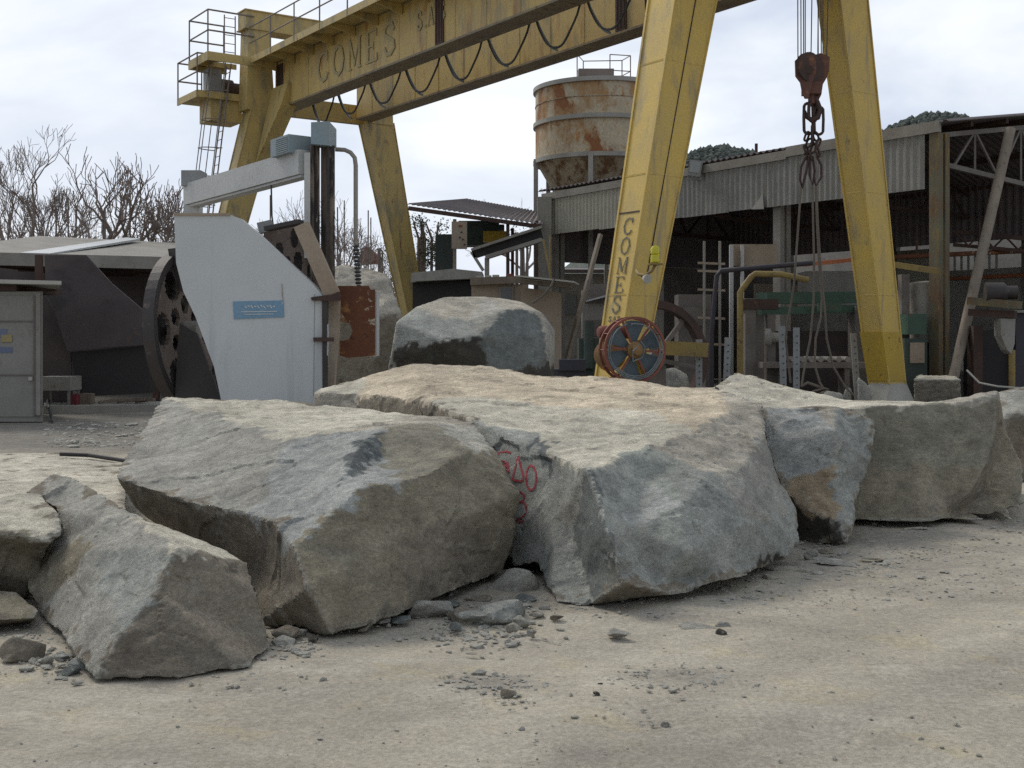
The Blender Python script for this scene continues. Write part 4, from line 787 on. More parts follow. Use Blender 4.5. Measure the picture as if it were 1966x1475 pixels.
sling([(1560, 356, 0), (1561, 420, 0), (1563, 500, 0), (1562, 580, 0), (1556, 650, 0), (1543, 715, -.1), (1539, 742, -.1)])
sling([(1566, 357, 0), (1568, 420, 0), (1572, 500, 0), (1578, 570, 0), (1576, 610, 0), (1566, 650, 0), (1564, 700, 0), (1574, 735, 0), (1582, 746, -.1), (1560, 752, -.1)])
sling([(1567, 357, 0), (1570, 430, 0), (1576, 520, 0), (1584, 600, 0), (1587, 650, .1), (1600, 705, .2), (1622, 742, .3), (1640, 760, .35)])
sling([(1538, 742, -.1), (1550, 735, -.1), (1570, 742, 0), (1590, 748, .1), (1575, 756, 0)], .03)

# ------------------------------------------------------------------ white stone saw
SY = 14.0
saw = thing('stone_saw', 'white painted stone cutting machine with two big dark holed wheels and a tall streaked mast', 'stone saw', on(500, SY, 0))
mb = MB(); mb.ppoly([(334, 412), (440, 412), (462, 420), (500, 452), (560, 508), (600, 545), (626, 575), (629, 640), (627, 700), (624, 760), (620, 905), (432, 905), (425, 770), (411, 705), (375, 608), (352, 560), (338, 505)], SY, .18)
gd = mb.build('side_guard', M['white'], saw)
mb = MB(); mb.ppoly([(447, 579), (544, 577), (545, 609), (449, 613)], SY-.012, .012); pt = mb.build('name_plate', M['blueplate'], saw)
mb = MB()
for i, x in enumerate(range(470, 530, 6)): mb.bar(at(x, 588-(i % 3), SY-.014), at(x+4, 592-(i % 2)*3, SY-.014), .004, .012)
mb.bar(at(462, 599, SY-.015), at(532, 598, SY-.015), .004, .010); mb.bar(at(470, 604, SY-.015), at(525, 603, SY-.015), .004, .008); mb.build('plate_marking', M['white'], pt)
mb = MB(); mb.bar(at(334, 412, SY-.005)+Vector((0, .09, 0)), at(442, 412, SY-.005)+Vector((0, .09, 0)), .21, .03); mb.bar(at(541, 545, SY-.01), at(543, 577, SY-.01), .006, .006); mb.build('guard_lip', M['tan'], gd)
mb = MB()
for a_, b_ in (((604, 565), (602, 760)),): mb.bar(at(*a_, SY-.002), at(*b_, SY-.002), .006, .004)
mb.build('panel_seam', M['machlight'], gd)
# left flywheel, seen obliquely
def holed_wheel(name, c, ax_, rad, mt, th=.14, holes=6, hr=.15, parent=saw, webmt=None):
    m_ = MB(); m_.disc(c, ax_, [(rad-.10, -th/2), (rad, -th/2), (rad, th/2), (rad-.10, th/2)], 48, closed=True); wl_ = m_.build(name, mt, parent)
    bm = bmesh.new(); ax_ = Vector(ax_).normalized(); a_ = ax_.cross(ZZ).normalized(); b2 = ax_.cross(a_).normalized(); m_ = MB()
    # web plate as fans between holes: ring of sectors with round gaps
    nr = 10
    for k in range(holes):
        for s_ in (-1, 1):
            pass
    G = 46; keep = []
    def solid(x, y):
        r_ = math.hypot(x, y)
        if r_ > rad-.08 or r_ < .02: return r_ <= rad-.08
        for k in range(holes):
            for rr, h_ in ((rad*.66, hr), (rad*.33, hr*.55)):
                an = 2*math.pi*(k+(.5 if rr < rad*.5 else 0))/holes
                if math.hypot(x-rr*math.cos(an), y-rr*math.sin(an)) < h_: return False
        return True
    na, nr = 96, 26; idx = {}; vs = []; fs = []
    def vid(i, j, sd):
        key = (i % na, j, sd)
        if key not in idx:
            an = 2*math.pi*(i % na)/na; r_ = .05+(rad-.13)*j/nr; idx[key] = len(vs); vs.append(Vector(c)+(a_*math.cos(an)+b2*math.sin(an))*r_+ax_*(.025*sd))
        return idx[key]
    cell = [[solid(*( (lambda an, r_: (r_*math.cos(an), r_*math.sin(an)))(2*math.pi*(i+.5)/na, .05+(rad-.13)*(j+.5)/nr))) for j in range(nr)] for i in range(na)]
    for i in range(na):
        for j in range(nr):
            if not cell[i][j]: continue
            fs.append((vid(i, j, 1), vid(i+1, j, 1), vid(i+1, j+1, 1), vid(i, j+1, 1))); fs.append((vid(i, j, -1), vid(i, j+1, -1), vid(i+1, j+1, -1), vid(i+1, j, -1)))
            for (di, dj, p, q_) in ((1, 0, (i+1, j), (i+1, j+1)), (-1, 0, (i, j+1), (i, j)), (0, 1, (i+1, j+1), (i, j+1)), (0, -1, (i, j), (i+1, j))):
                jj = j+dj; out_ = jj < 0 or jj >= nr or not cell[(i+di) % na][jj]
                if out_: fs.append((vid(*p, 1), vid(*p, -1), vid(*q_, -1), vid(*q_, 1)))
    m_.add(vs, fs); m_.build('web', webmt or mt, wl_); m_ = MB(); m_.disc(Vector(c)+ax_*(-.10 if ax_.x > 0 else .10), ax_, [(.05, 0), (rad-.12, 0), (rad-.12, -.02), (.05, -.02)], 40); m_.build('hole_shade_disc', M['grease'], wl_)  # dark disc added behind the web so its holes look shaded
    m_ = MB(); m_.disc(c, ax_, [(.04, -.2), (.11, -.2), (.11, .2), (.04, .2)], 20); m_.build('hub', M['machlight'], wl_)
    bm.free(); return wl_
holed_wheel('flywheel', on(354, SY+.85, CH+.10), Vector((.985, -.17, .06)), .96, M['grease'], .14, 6, .20, saw, M['holed'])
mb = MB(); mb.prism([at(322, 478, SY+.55), at(340, 476, SY+.5), at(352, 545, SY+.5), at(345, 560, SY+.5), at(330, 520, SY+.5)], (.05, .25, 0)); mb.prism([at(345, 620, SY+.3), at(378, 640, SY+.3), at(424, 770, SY+.3), at(426, 905, SY+.3), at(330, 905, SY+.3), at(338, 720, SY+.3)], (0, .06, 0)); mb.build('wheel_housing', M['grease'], saw)
PL = [(506, 438), (577, 424), (594, 462), (644, 566), (630, 584), (600, 552), (560, 515), (506, 470)]
HL = [(536, 482, 8, 17), (565, 457, 8, 19), (572, 505, 9, 22), (553, 500, 5, 8), (594, 520, 5, 13), (598, 545, 4, 8)]
def inpoly(x, y, P_):
    r_ = False
    for k in range(len(P_)):
        (xa, ya), (xb, yb) = P_[k], P_[k-1]
        if (ya > y) != (yb > y) and x < (xb-xa)*(y-ya)/(yb-ya)+xa: r_ = not r_
    return r_
mb = MB(); st = 2; cells = {(x, y) for x in range(500, 650, st) for y in range(420, 590, st) if inpoly(x+1, y+1, PL) and all(((x+1-hx_)/rx_)**2+((y+1-hy_)/ry_)**2 > 1 for hx_, hy_, rx_, ry_ in HL)}
for (x, y) in cells:
    c4 = [at(x, y, SY+.62), at(x+st, y, SY+.62), at(x+st, y+st, SY+.62), at(x, y+st, SY+.62)]; b4 = [v+Vector((0, .06, 0)) for v in c4]; mb.add(c4, [(0, 1, 2, 3)]); mb.add(b4, [(3, 2, 1, 0)])
    for dx_, dy_, p_, q_ in ((-st, 0, 3, 0), (st, 0, 1, 2), (0, -st, 0, 1), (0, st, 2, 3)):
        if (x+dx_, y+dy_) not in cells: mb.add([c4[p_], c4[q_], b4[q_], b4[p_]], [(0, 1, 2, 3)])
mb.build('holed_plate', M['holed'], saw)
mb = MB(); mb.ppoly(PL, SY+.85, .04); mb.build('hole_shade_plate', M['grease'], saw)  # black sheet set behind the holed plate to give its openings shade
mb = MB(); mb.bar(at(579, 432, SY+.05), at(638, 566, SY+.05), .18, .13, Vector((0, 1, 0))); mb.build('inclined_rail', M['tan'], saw)
mb = MB(); mb.bar(at(512, 440, SY+.4), at(578, 426, SY+.3), .16, .05); mb.build('cover_strip', M['grease'], saw)
# mast
mx0 = (lambda x: (x-CX)/FP*(SY+.6))
mb = MB()
for x0, x1, dy in ((595, 603, 0), (603, 614, .05), (616, 626, .12), (626, 643, .03)): mb.hexa([on(x0, SY+.55+dy, -.02), on(x1, SY+.55+dy, -.02), on(x1, SY+.8, -.02), on(x0, SY+.8, -.02)], [on(x0, SY+.55+dy, 3.95), on(x1, SY+.55+dy, 3.95), on(x1, SY+.8, 3.95), on(x0, SY+.8, 3.95)])
mast = mb.build('mast', M['mast'], saw)
mb = MB(); mb.hexa([on(584, SY+.5, 1.6+160/FP*SY), on(595.5, SY+.5, 1.6+160/FP*SY), on(595.5, SY+.62, 1.6+160/FP*SY), on(584, SY+.62, 1.6+160/FP*SY)], [on(584, SY+.5, 3.85), on(595.5, SY+.5, 3.85), on(595.5, SY+.62, 3.85), on(584, SY+.62, 3.85)]); mb.build('guide_strip', M['white_beam'], saw)
mb = MB()
for i in range(34): z_ = .5+i*.095; mb.hexa([on(627.5, SY+.545, z_), on(632, SY+.545, z_), on(632, SY+.56, z_), on(627.5, SY+.56, z_)], [on(627.5, SY+.545, z_+.05), on(632, SY+.545, z_+.05), on(632, SY+.56, z_+.05), on(627.5, SY+.56, z_+.05)])
mb.hexa([on(627, SY+.552, .4), on(633, SY+.552, .4), on(633, SY+.57, .4), on(627, SY+.57, .4)], [on(627, SY+.552, 3.8), on(633, SY+.552, 3.8), on(633, SY+.57, 3.8), on(627, SY+.57, 3.8)]); mb.build('rack', M['grease'], mast)
mb = MB(); zz = lambda y: CH+(HY-y)/FP*(SY+.6)
mb.hexa([on(597, SY+.42, zz(281)), on(632, SY+.42, zz(284)), on(646, SY+.8, zz(280)), on(606, SY+.85, zz(278))], [on(597, SY+.42, zz(240)), on(632, SY+.42, zz(238)), on(646, SY+.8, zz(243)), on(606, SY+.85, zz(240))]); mb.build('gear_case', M['blue'], saw)
# cross beam going back to the left, with its post
pL = at(366, 375, SY+3.2); pR = at(588, 312, SY+.62)
mb = MB(); mb.bar(pL, pR, .22, .30); mb.bar(pL-ZZ*.17, pR-ZZ*.17, .16, .03); mb.build('cross_beam', M['white_beam'], saw)
mb = MB(); mb.box(on(371, SY+3.2, 1.75), .20, .3, 3.5); mb.build('rear_post', M['white_beam'], saw)
mb = MB(); mb.box(at(373, 345, SY+3.2), .28, .36, .22); mb.build('post_cap', M['galv'], saw)
mb = MB(); d_ = (pR-pL).normalized(); sd_ = Vector((d_.y, -d_.x, 0)).normalized(); c_ = at(560, 283, SY+.85)
mb.box(c_, .46, .34, .22, d_, sd_); mt_ = mb.build('drive_motor', M['blue'], saw)
mb = MB()
for i in range(8): mb.box(c_+ZZ*(-.085+.024*i)+sd_*.175+d_*.06, .30, .012, .010, d_, sd_)
mb.build('cooling_fin', M['blue'], mt_)
mb = MB(); mb.path([at(520, 325+i*0, SY+1.2) if i == 0 else at(518+4*i, 385+30*i, SY+1.2) for i in range(4)], .012, 6); mb.build('power_cable', M['cable'], saw)
mb = MB(); mb.path([at(644, 287, SY+.7), at(662, 288, SY+.7), at(673, 293, SY+.7), at(681, 303, SY+.7), at(683, 318, SY+.7), at(683, 470, SY+.7)], .028, 10); mb.build('hose_pipe', M['machlight'], saw, smooth=True)
mb = MB(); zt = CH+(HY-470)/FP*(SY+.7)
for i in range(16): mb.disc(Vector((on(683.5+i*.45, SY+.7, 0).x, SY+.7, zt-.045*i)), ZZ, [(.024, 0), (.042, -.012), (.042, -.026), (.024, -.038)], 12)
mb.build('ribbed_hose', M['cable'], saw)
mb = MB(); mb.ppoly([(641, 549), (708, 549), (711, 556), (720, 556), (720, 683), (668, 687), (652, 683), (652, 655), (670, 652), (677, 635), (671, 620), (652, 618), (641, 618)], SY+.35, .025); rp = mb.build('splash_panel', M['rust'], saw)
mb = MB(); mb.ppoly([(715, 558), (723, 560), (723, 684), (716, 686)], SY+.40, .3); mb.build('panel_side', M['white_beam'], rp)
mb = MB(); mb.ppoly([(627, 575), (651, 575), (650, 640), (645, 690), (641, 745), (640, 905), (628, 905)], SY+.12, .14); mb.build('front_post', M['tan'], saw)
mb = MB(); mb.ppoly([(618, 575), (628, 575), (627, 660), (625, 905), (620, 905)], SY-.03, .12); mb.build('rubber_edge', M['grease'], saw)
for pts in ([(597, 571), (652, 563), (652, 578), (598, 577)], [(601, 648), (640, 648), (640, 656), (602, 656)]):
    mb = MB(); mb.ppoly(pts, SY-.06, .06); mb.build('hinge_bracket', M['rustdark'], saw)
mb = MB(); mb.box(on(520, SY+.9, .12), 2.6, 2.2, .24); mb.box(on(655, SY+.6, .5), .5, .6, 1.0); mb.build('base_frame', M['machine'], saw)
mb = MB(); mb.bar(at(497, 439, SY+.5), at(523, 433, SY+.5), .12, .13); mb.build('coupling', M['galv'], saw)

# ------------------------------------------------------------------ left shed, cabin and what stands there
LY = 27.0
shed = thing('open_shed', 'low open shed with a pale flat roof and dark interior at the left edge', 'shed', on(120, LY, 0))
zt = lambda y, Y=LY: CH+(HY-y)/FP*Y
mb = MB(); A_ = on(-160, LY, zt(487)); B_ = on(318, LY+3.2, CH+(HY-499)/FP*(LY+3.2)); mb.hexa([A_, B_, B_+Vector((-.8, 9, 1.0)), A_+Vector((-.8, 9, 1.1))], [v+ZZ*.05 for v in (A_, B_, B_+Vector((-.8, 9, 1.02)), A_+Vector((-.8, 9, 1.12)))])
rf = mb.build('roof', M['roofgrey'], shed)
mb = MB(); mb.hexa([A_-ZZ*.22-Vector((0, .05, 0)), B_-ZZ*.24-Vector((0, .05, 0)), B_-ZZ*.24+Vector((0, .05, 0)), A_-ZZ*.22+Vector((0, .05, 0))], [A_+ZZ*.07-Vector((0, .05, 0)), B_+ZZ*.07-Vector((0, .05, 0)), B_+ZZ*.07+Vector((0, .05, 0)), A_+ZZ*.07+Vector((0, .05, 0))]); mb.build('fascia', M['machlight'], shed)
mb = MB(); d_ = (B_-A_); mb.hexa([A_+d_*.38+Vector((0, .1, .055)), A_+d_*.50+Vector((0, .1, .055)), A_+d_*.475+Vector((-.3, 8.5, 1.07)), A_+d_*.40+Vector((-.3, 8.5, 1.09))], [A_+d_*.38+Vector((0, .1, .09)), A_+d_*.50+Vector((0, .1, .09)), A_+d_*.475+Vector((-.3, 8.5, 1.14)), A_+d_*.40+Vector((-.3, 8.5, 1.16))]); mb.build('white_roof_sheet', M['white'], rf)
mb = MB(); mb.box((-13, LY+9, 2.1), 12, .2, 4.2); mb.box((-7.2, LY+6, 1.7), .2, 6, 3.5); mb.build('back_wall', M['darkwall'], shed)
mb = MB()
for i in range(5): mb.bar(A_+d_*(.15+.2*i)+Vector((0, .2, -.12)), A_+d_*(.15+.2*i)+Vector((-.7, 8.8, .05)), .1, .14)
for i in range(4): mb.bar(A_+Vector((0, 1.5+2*i, -.05)), B_+Vector((0, 1.5+2*i, -.05)), .07, .09)
mb.build('rafter', M['rustdark'], shed)
for x_, y_, z_ in ((300, LY+3.2, 3.3), (75, LY+.3, 3.5)): mb = MB(); mb.bar(on(x_, y_, 0), on(x_, y_, z_), .14, .14); mb.build('post', M['rustdark'], shed)
single(MB().prism([at(85, 490, 26.4), at(165, 490, 26.6), at(215, 545, 26.8), at(280, 600, 27), at(286, 662, 27.0), at(190, 668, 26.8), at(130, 675, 26.6), at(108, 610, 26.5), at(88, 548, 26.4)], (0, .06, 0)), 'steel_sheet', M['darksheet'], 'big dark bent steel sheet with slanting edge hanging under the low shed roof', 'steel sheet')
single(MB().prism([at(135, 676, 26.9), at(283, 664, 27.2), at(288, 755, 27.2), at(150, 762, 26.9)], (0, .3, 0)), 'steel_tank', M['black'], 'black open tank standing below the bent steel sheet', 'tank')
single(MB().prism([at(80, 555, 26.9), at(112, 610, 26.9), at(135, 676, 26.9), at(140, 780, 26.9), at(80, 780, 26.9)], (0, .05, 0)), 'wall_board', M['darkwall'], 'brown board between the cabin and the bent steel sheet', 'board')
kb = single(MB().hexa([on(84, 25.6, -.02), on(330, 26.6, -.02), on(330, 28, -.02), on(84, 27, -.02)], [on(84, 25.6, .16), on(330, 26.6, .13), on(330, 28, .13), on(84, 27, .16)]), 'concrete_plinth', M['concrete'], 'low cracked concrete plinth before the open shed', 'plinth')
tb = thing('work_table', 'low grey work table with thin legs right of the cabin', 'table', on(115, 26.2, .16))
mb = MB(); mb.box(on(115, 26.3, .62), .70, .7, .30); mb.build('table_top', M['machlight'], tb)
for x, y in ((-.3, -.28), (.3, -.28), (-.3, .28), (.3, .28)): mb = MB(); mb.box(on(115, 26.3, .31)+Vector((x, y, 0)), .05, .05, .33); mb.build('leg', M['machlight'], tb)
single(MB().box(on(146, 26.2, .27), .12, .3, .22), 'red_crate', M['redcloth'], 'small dark red crate behind the table legs', 'crate')
single(MB().box(on(168, 26.4, .27), .24, .25, .24), 'wooden_block', M['wood'], 'squared timber block on the plinth right of the table', 'timber block')
for i in range(5):
    x = 190+18*i; single(MB().bar(on(x, 26.5+.1*i, .18+.02*(i % 2)), on(x+34, 26.7, .24), .10, .06), 'timber_offcut', M['wood'], 'dark timber offcuts lying on the plinth under the steel tank', 'timber', 'timber offcuts on the plinth')
# cabin
CY = 23.0
cab = thing('site_cabin', 'grey panelled cabin with an overhanging flat slab roof at the left edge', 'cabin', on(20, CY, 0))
mb = MB(); mb.hexa([on(-150, CY, 0), on(82, CY, 0), on(82, CY+2.4, 0), on(-150, CY+2.4, 0)], [on(-150, CY, zt(560, CY)), on(82, CY, zt(560, CY)), on(82, CY+2.4, zt(560, CY)), on(-150, CY+2.4, zt(560, CY))]); mb.build('wall', M['cabin'], cab)
mb = MB(); mb.hexa([on(-150, CY-.4, zt(543, CY)), on(118, CY-.3, zt(548, CY)), on(110, CY+2.6, zt(548, CY)), on(-150, CY+2.6, zt(543, CY))], [on(-150, CY-.4, zt(535, CY)), on(118, CY-.3, zt(541, CY)), on(110, CY+2.6, zt(540, CY)), on(-150, CY+2.6, zt(535, CY))]); mb.build('roof', M['conclight'], cab)
mb = MB(); mb.box(on(-35, CY+1.1, (zt(560, CY)+zt(546, CY))/2), 2.3, 2.2, .12); mb.build('roof_band', M['rustdark'], cab)
zo = lambda y: zt(y, CY)
mb = MB(); mb.hexa([on(-60, CY-.02, zo(800)), on(64, CY-.02, zo(800)), on(64, CY, zo(800)), on(-60, CY, zo(800))], [on(-60, CY-.02, zo(568)), on(64, CY-.02, zo(568)), on(64, CY, zo(568)), on(-60, CY, zo(568))]); dr = mb.build('door', M['cabin'], cab)
mb = MB()
for y in (617, 720): mb.box(on(5, CY-.03, zo(y)), 1.18, .02, .025)
mb.box(on(66, CY-.03, zo(684)), .03, .03, 2.3); mb.build('door_rail', M['machine'], dr)
mb = MB(); mb.box(on(59, CY-.05, zo(727)), .07, .06, .07); mb.build('door_handle', M['conclight'], dr)
for y in (600, 700, 780): mb = MB(); mb.tube(on(-57, CY-.04, zo(y)-.06), on(-57, CY-.04, zo(y)+.06), .02, 8); mb.build('hinge', M['rustdark'], dr)
mb = MB(); mb.box(on(73, CY-.015, zo(680)), .09, .03, 2.35); mb.build('door_frame', M['machlight'], cab)
mb = MB(); mb.box(on(2, CY-.025, zo(640)), .22, .01, .16); mb.box(on(12, CY-.025, zo(672)), .24, .01, .11); mb.build('sticker', M['sign_blue'], dr)
mb = MB(); mb.box(on(13, CY-.032, zo(650)), .20, .01, .14); mb.build('sticker', M['sign_yellow'], dr)
single(MB().path([at(116, 872, 12.7), at(170, 874, 12.65), at(243, 885, 12.3)], .022, 8), 'steel_rod', M['black'], 'dark rod lying along the far edge of the low pale slab', 'rod')
single(MB().path([gp(88, 770)+ZZ*.4, gp(92, 790)+ZZ*.2, gp(100, 812)+ZZ*.02], .025, 8), 'thin_hose', M['cable'], 'thin dark hose by the cabin corner', 'hose')

# ------------------------------------------------------------------ silo
SIY = 46; sc0 = on(1152, SIY, 0); SR = 2.48
silo = thing('cement_silo', 'rust streaked cylindrical silo with a cone bottom rising behind the main shed', 'silo', sc0)
zs = lambda y: CH+(HY-y)/FP*SIY
mb = MB(); mb.disc(sc0, ZZ, [(.1, zs(172)+.05), (SR, zs(172)), (SR, zs(310)), (.1, zs(310))], 72); mb.build('body', M['silo'], silo, smooth=True)
for y in (173, 240, 310):
    mb = MB(); mb.disc(sc0, ZZ, [(SR, zs(y)), (SR+.09, zs(y)), (SR+.09, zs(y)-.16), (SR, zs(y)-.16)], 72, closed=True); mb.build('ring', M['ring'], silo)
mb = MB(); mb.disc(sc0, ZZ, [(SR+.003, zs(207)), (SR+.02, zs(207)), (SR+.02, zs(207)-.03), (SR+.003, zs(207)-.03)], 72, closed=True)
mb.build('weld_seam', M['silocone'], silo)
mb = MB(); mb.disc(sc0, ZZ, [(SR-.02, zs(312)), (.5, zs(312)-3.4), (.4, zs(312)-3.4)], 60); mb.build('cone', M['silocone'], silo, smooth=True)
for an in (192, 258, 318, 20, 80, 140):
    x, y = (SR+.05)*math.cos(R(an)), (SR+.05)*math.sin(R(an)); mb = MB(); mb.box(sc0+Vector((x, y, zs(310)/2)), .17, .17, zs(310)); mb.build('leg', M['ring'], silo)
mb = MB()
for dx, dy in ((-.9, -.4), (.35, -.4), (-.6, .7), (.9, .6), (1.15, -.2)): mb.tube(sc0+Vector((dx, dy, zs(172))), sc0+Vector((dx, dy, zs(172)+1.25)), .022, 5)
for z_ in (.65, 1.25): mb.path([sc0+Vector((dx, dy, zs(172)+z_)) for dx, dy in ((-.9, -.4), (-.6, .7), (.9, .6))], .02, 5); mb.path([sc0+Vector((dx, dy, zs(172)+z_)) for dx, dy in ((.35, -.4), (1.15, -.2), (.9, .6))], .02, 5)
mb.box(sc0+Vector((-.3, -1.6, zs(172)+.16)), 1.3, 1.2, .3); mb.build('railing', M['rail'], silo)

# ------------------------------------------------------------------ main open shed at right
S0, WR, WL = 25.3, 18.4, 34.7
ms = thing('open_shed', 'long open work shed with a grey corrugated fascia behind the crane', 'shed', W(S0+3, 26, 0))
ZT, ZB = 6.90, 5.30
rnd2 = random.Random(5); pans = [WR+.3, 20.2, 22.1, 24.0, 25.5, 27.5, 29.6, 31.6, WL]
for i, (a_, b_) in enumerate(zip(pans, pans[1:])):
    bot = ZB+rnd2.uniform(-.04, .04); cut = False; mb = MB()
    p0 = W(S0, b_-.005, bot+(.62 if cut else 0)); mb.sheet(p0, W(0, a_-b_+.01, 0), ZZ*(ZT-.2-p0.z), max(6, int((b_-a_)/.19)), .035, -VV)
    if i == 3: mb.prism([W(S0-.06, a_+.1, ZB+.42), W(S0-.06, a_+.55, ZB+.02), W(S0-.10, a_+.02, ZB-.02)], VV*.012)
    o = mb.build('fascia_sheet', M['corrtan'] if i > 5 else M['corr'], ms)
mb = MB(); mb.wbox(S0-.10, S0+.02, WR-.15, 23.2, ZT-.24, ZT+.04); mb.hexa([W(S0-.10, 23.2, ZT-.30), W(S0+.02, 23.2, ZT-.30), W(S0+.02, WL+.1, ZT-.36), W(S0-.10, WL+.1, ZT-.36)], [W(S0-.10, 23.2, ZT-.05), W(S0+.02, 23.2, ZT-.05), W(S0+.02, WL+.1, ZT-.12), W(S0-.10, WL+.1, ZT-.12)])
mb.build('edge_trim', M['machlight'], ms)
# roof: rises from fascia to a ridge and falls to the back
RS, RZ, BS, BZ = 31.0, 7.75, 38.0, 5.4
for (s_a, z_a, s_b, z_b) in ((S0-.05, ZT-.02, RS, RZ), (RS, RZ, BS, BZ)):
    mb = MB(); p0 = W(s_a, WR-.4, z_a); mb.sheet(p0, W(0, WL-WR+.8, 0), W(s_b-s_a, 0, z_b-z_a), 70, .05, ZZ, .02); mb.build('roof', M['darkroof'], ms)
mb = MB()
for s_ in (26.5, 28.0, 29.5, 31, 32.8, 34.5, 36.2, 37.8):
    z_ = (ZT+(RZ-ZT)*(s_-S0)/(RS-S0)) if s_ <= RS else RZ+(BZ-RZ)*(s_-RS)/(BS-RS); mb.wbox(s_-.05, s_+.05, WR-.2, WL, z_-.16, z_-.04)
mb.build('purlin', M['rustdark'], ms)
# trusses (steel lattice) at each column line
for k, w0 in enumerate((WR, 23.8, 29.2, WL-.2)):
    mb = MB(); top = lambda s_: ZT-.2+(RZ-ZT)*(s_-S0)/(RS-S0) if s_ <= RS else RZ-.2+(BZ-RZ)*(s_-RS)/(BS-RS)
    mb.bar(W(S0+.2, w0, top(S0)-.08), W(RS, w0, top(RS)-.08), .10, .12); mb.bar(W(RS, w0, top(RS)-.08), W(BS, w0, top(BS)-.08), .10, .12)
    lo = lambda s_: 5.92-.28*abs(s_-S0)/4 if s_ < 29.5 else 5.64
    mb.bar(W(S0+.2, w0, lo(S0)), W(29.5, w0, lo(29.4)), .10, .12); mb.bar(W(29.5, w0, 5.64), W(35.5, w0, 5.55), .1, .12)
    pts = [26.0, 26.9, 27.9, 28.9, 29.9, 30.9, 32.0, 33.1, 34.2]
    for i, s_ in enumerate(pts):
        if i % 2: mb.bar(W(s_, w0, lo(s_)), W(s_, w0, top(s_)-.08), .05, .05)
        if i+1 < len(pts):
            s2 = pts[i+1]; a_, b_ = (W(s_, w0, lo(s_)), W(s2, w0, top(s2)-.08)) if i % 2 == 0 else (W(s_, w0, top(s_)-.08), W(s2, w0, lo(s2))); mb.bar(a_, b_, .05, .06)
    tr = mb.build('truss', M['machine'] if k == 0 else M['rustdark'], ms)
    mb = MB()
    for ds in (-.13, .13): sx0 = S0+(.17 if k == 0 else .42)+ds; mb.wbox(sx0-.10, sx0+.07, w0-.14, w0+.14, 0, ZT-.25)
    if k == 0 or True: mb.build('column', M['column'] if k == 0 else M['machlight'], ms)
    mb = MB(); mb.wbox(BS-.4, BS-.15, w0-.12, w0+.12, 0, BZ-.1); mb.build('column', M['machine'], ms)
mb = MB(); mb.wbox(BS-.35, BS-.15, WR-7, WL+1, 0, 4.05); mb.build('back_wall', M['concrete'], ms)
mb = MB(); mb.wbox(BS+2.0, BS+2.3, WR-12, WL+6, 0, 5.6); mb.build('outer_wall', M['machlight'], ms)
mb = MB(); mb.wbox(S0+.3, BS-.4, WL-.12, WL-.02, 4.35, 6.6); mb.build('end_sheet', M['darkroof'], ms)
mb = MB(); mb.wbox(29.5, BS-.4, WL-.12, WL-.02, 0, 4.34); mb.build('end_wall', M['machine'], ms)
mb = MB(); mb.wbox(32.0, BS-.5, 30.9, 31.0, 0, 3.6); mb.build('partition', M['tan'], ms)
mb = MB(); mb.wbox(BS-.36, BS-.34, 27.4, 30.6, 3.7, 4.9); mb.build('back_panel', M['corrtan'], ms)
mb = MB(); mb.wbox(BS-.5, BS-.38, WR-1.5, 27.5, 3.70, 3.82); mb.build('pipe_run', M['opipe'], ms)
mb = MB()
for i in range(9): mb.wbox(BS-.33, BS-.3, 27.2-.28*i, 27.1-.28*i, 3.8, 4.6)
mb.build('bright_window_slats', M['white_beam'], ms)  # brightness of the slatted window painted as off-white slats
# dark sheets added where the shed interior under the far roof lies in shade
mb = MB(); mb.sheet(W(34.5, 34.5, 4.75), W(0, -24.0, 0), ZZ*2.2, 90, .04, -VV); mb.build('interior_shade_sheet', M['darkroof'], ms)
single(MB().bar(at(1153, 450, 33), on(1068, 32, .0), .10, .10), 'leaning_pole', M['woodpole'], 'pale pole leaning from the shed fascia down towards the background boulder', 'pole')
single(MB().tube(at(1940, 248, 30), on(1820, 28.3, .1), .125, 12), 'leaning_pole', M['woodpole'], 'thick grey tube leaning from the roof to the foot of the rusty column', 'pole', smooth=True)
fl = thing('floodlight', 'rectangular grey floodlight on the shed roof edge, right of the lettered leg', 'floodlight', at(1332, 345, 36.0))
mb = MB(); mb.hexa([at(1320, 336, 36), at(1344, 340, 36), at(1344, 340, 36.4), at(1320, 336, 36.4)], [at(1324, 306, 36), at(1350, 309, 36), at(1350, 309, 36.4), at(1324, 306, 36.4)]); mb.build('housing', M['galv'], fl)
mb = MB(); mb.hexa([at(1323, 330, 35.98), at(1342, 333, 35.98), at(1342, 333, 36), at(1323, 330, 36)], [at(1326, 309, 35.98), at(1347, 311, 35.98), at(1347, 311, 36), at(1326, 309, 36)]); mb.build('glass', M['glass'], fl)
mb = MB(); mb.bar(at(1321, 345, 36.2), at(1323, 320, 36.2), .03, .03); mb.bar(at(1345, 345, 36.2), at(1348, 320, 36.2), .03, .03); mb.bar(at(1318, 344, 36.2), at(1348, 344, 36.2), .05, .05); mb.build('bracket', M['galv'], fl)
single(MB().tube(at(1452, 330, 38), at(1452, 276, 38), .05, 10), 'flue_pipe', M['rustdark'], 'thin rusty flue pipe sticking up over the shed roof', 'flue')

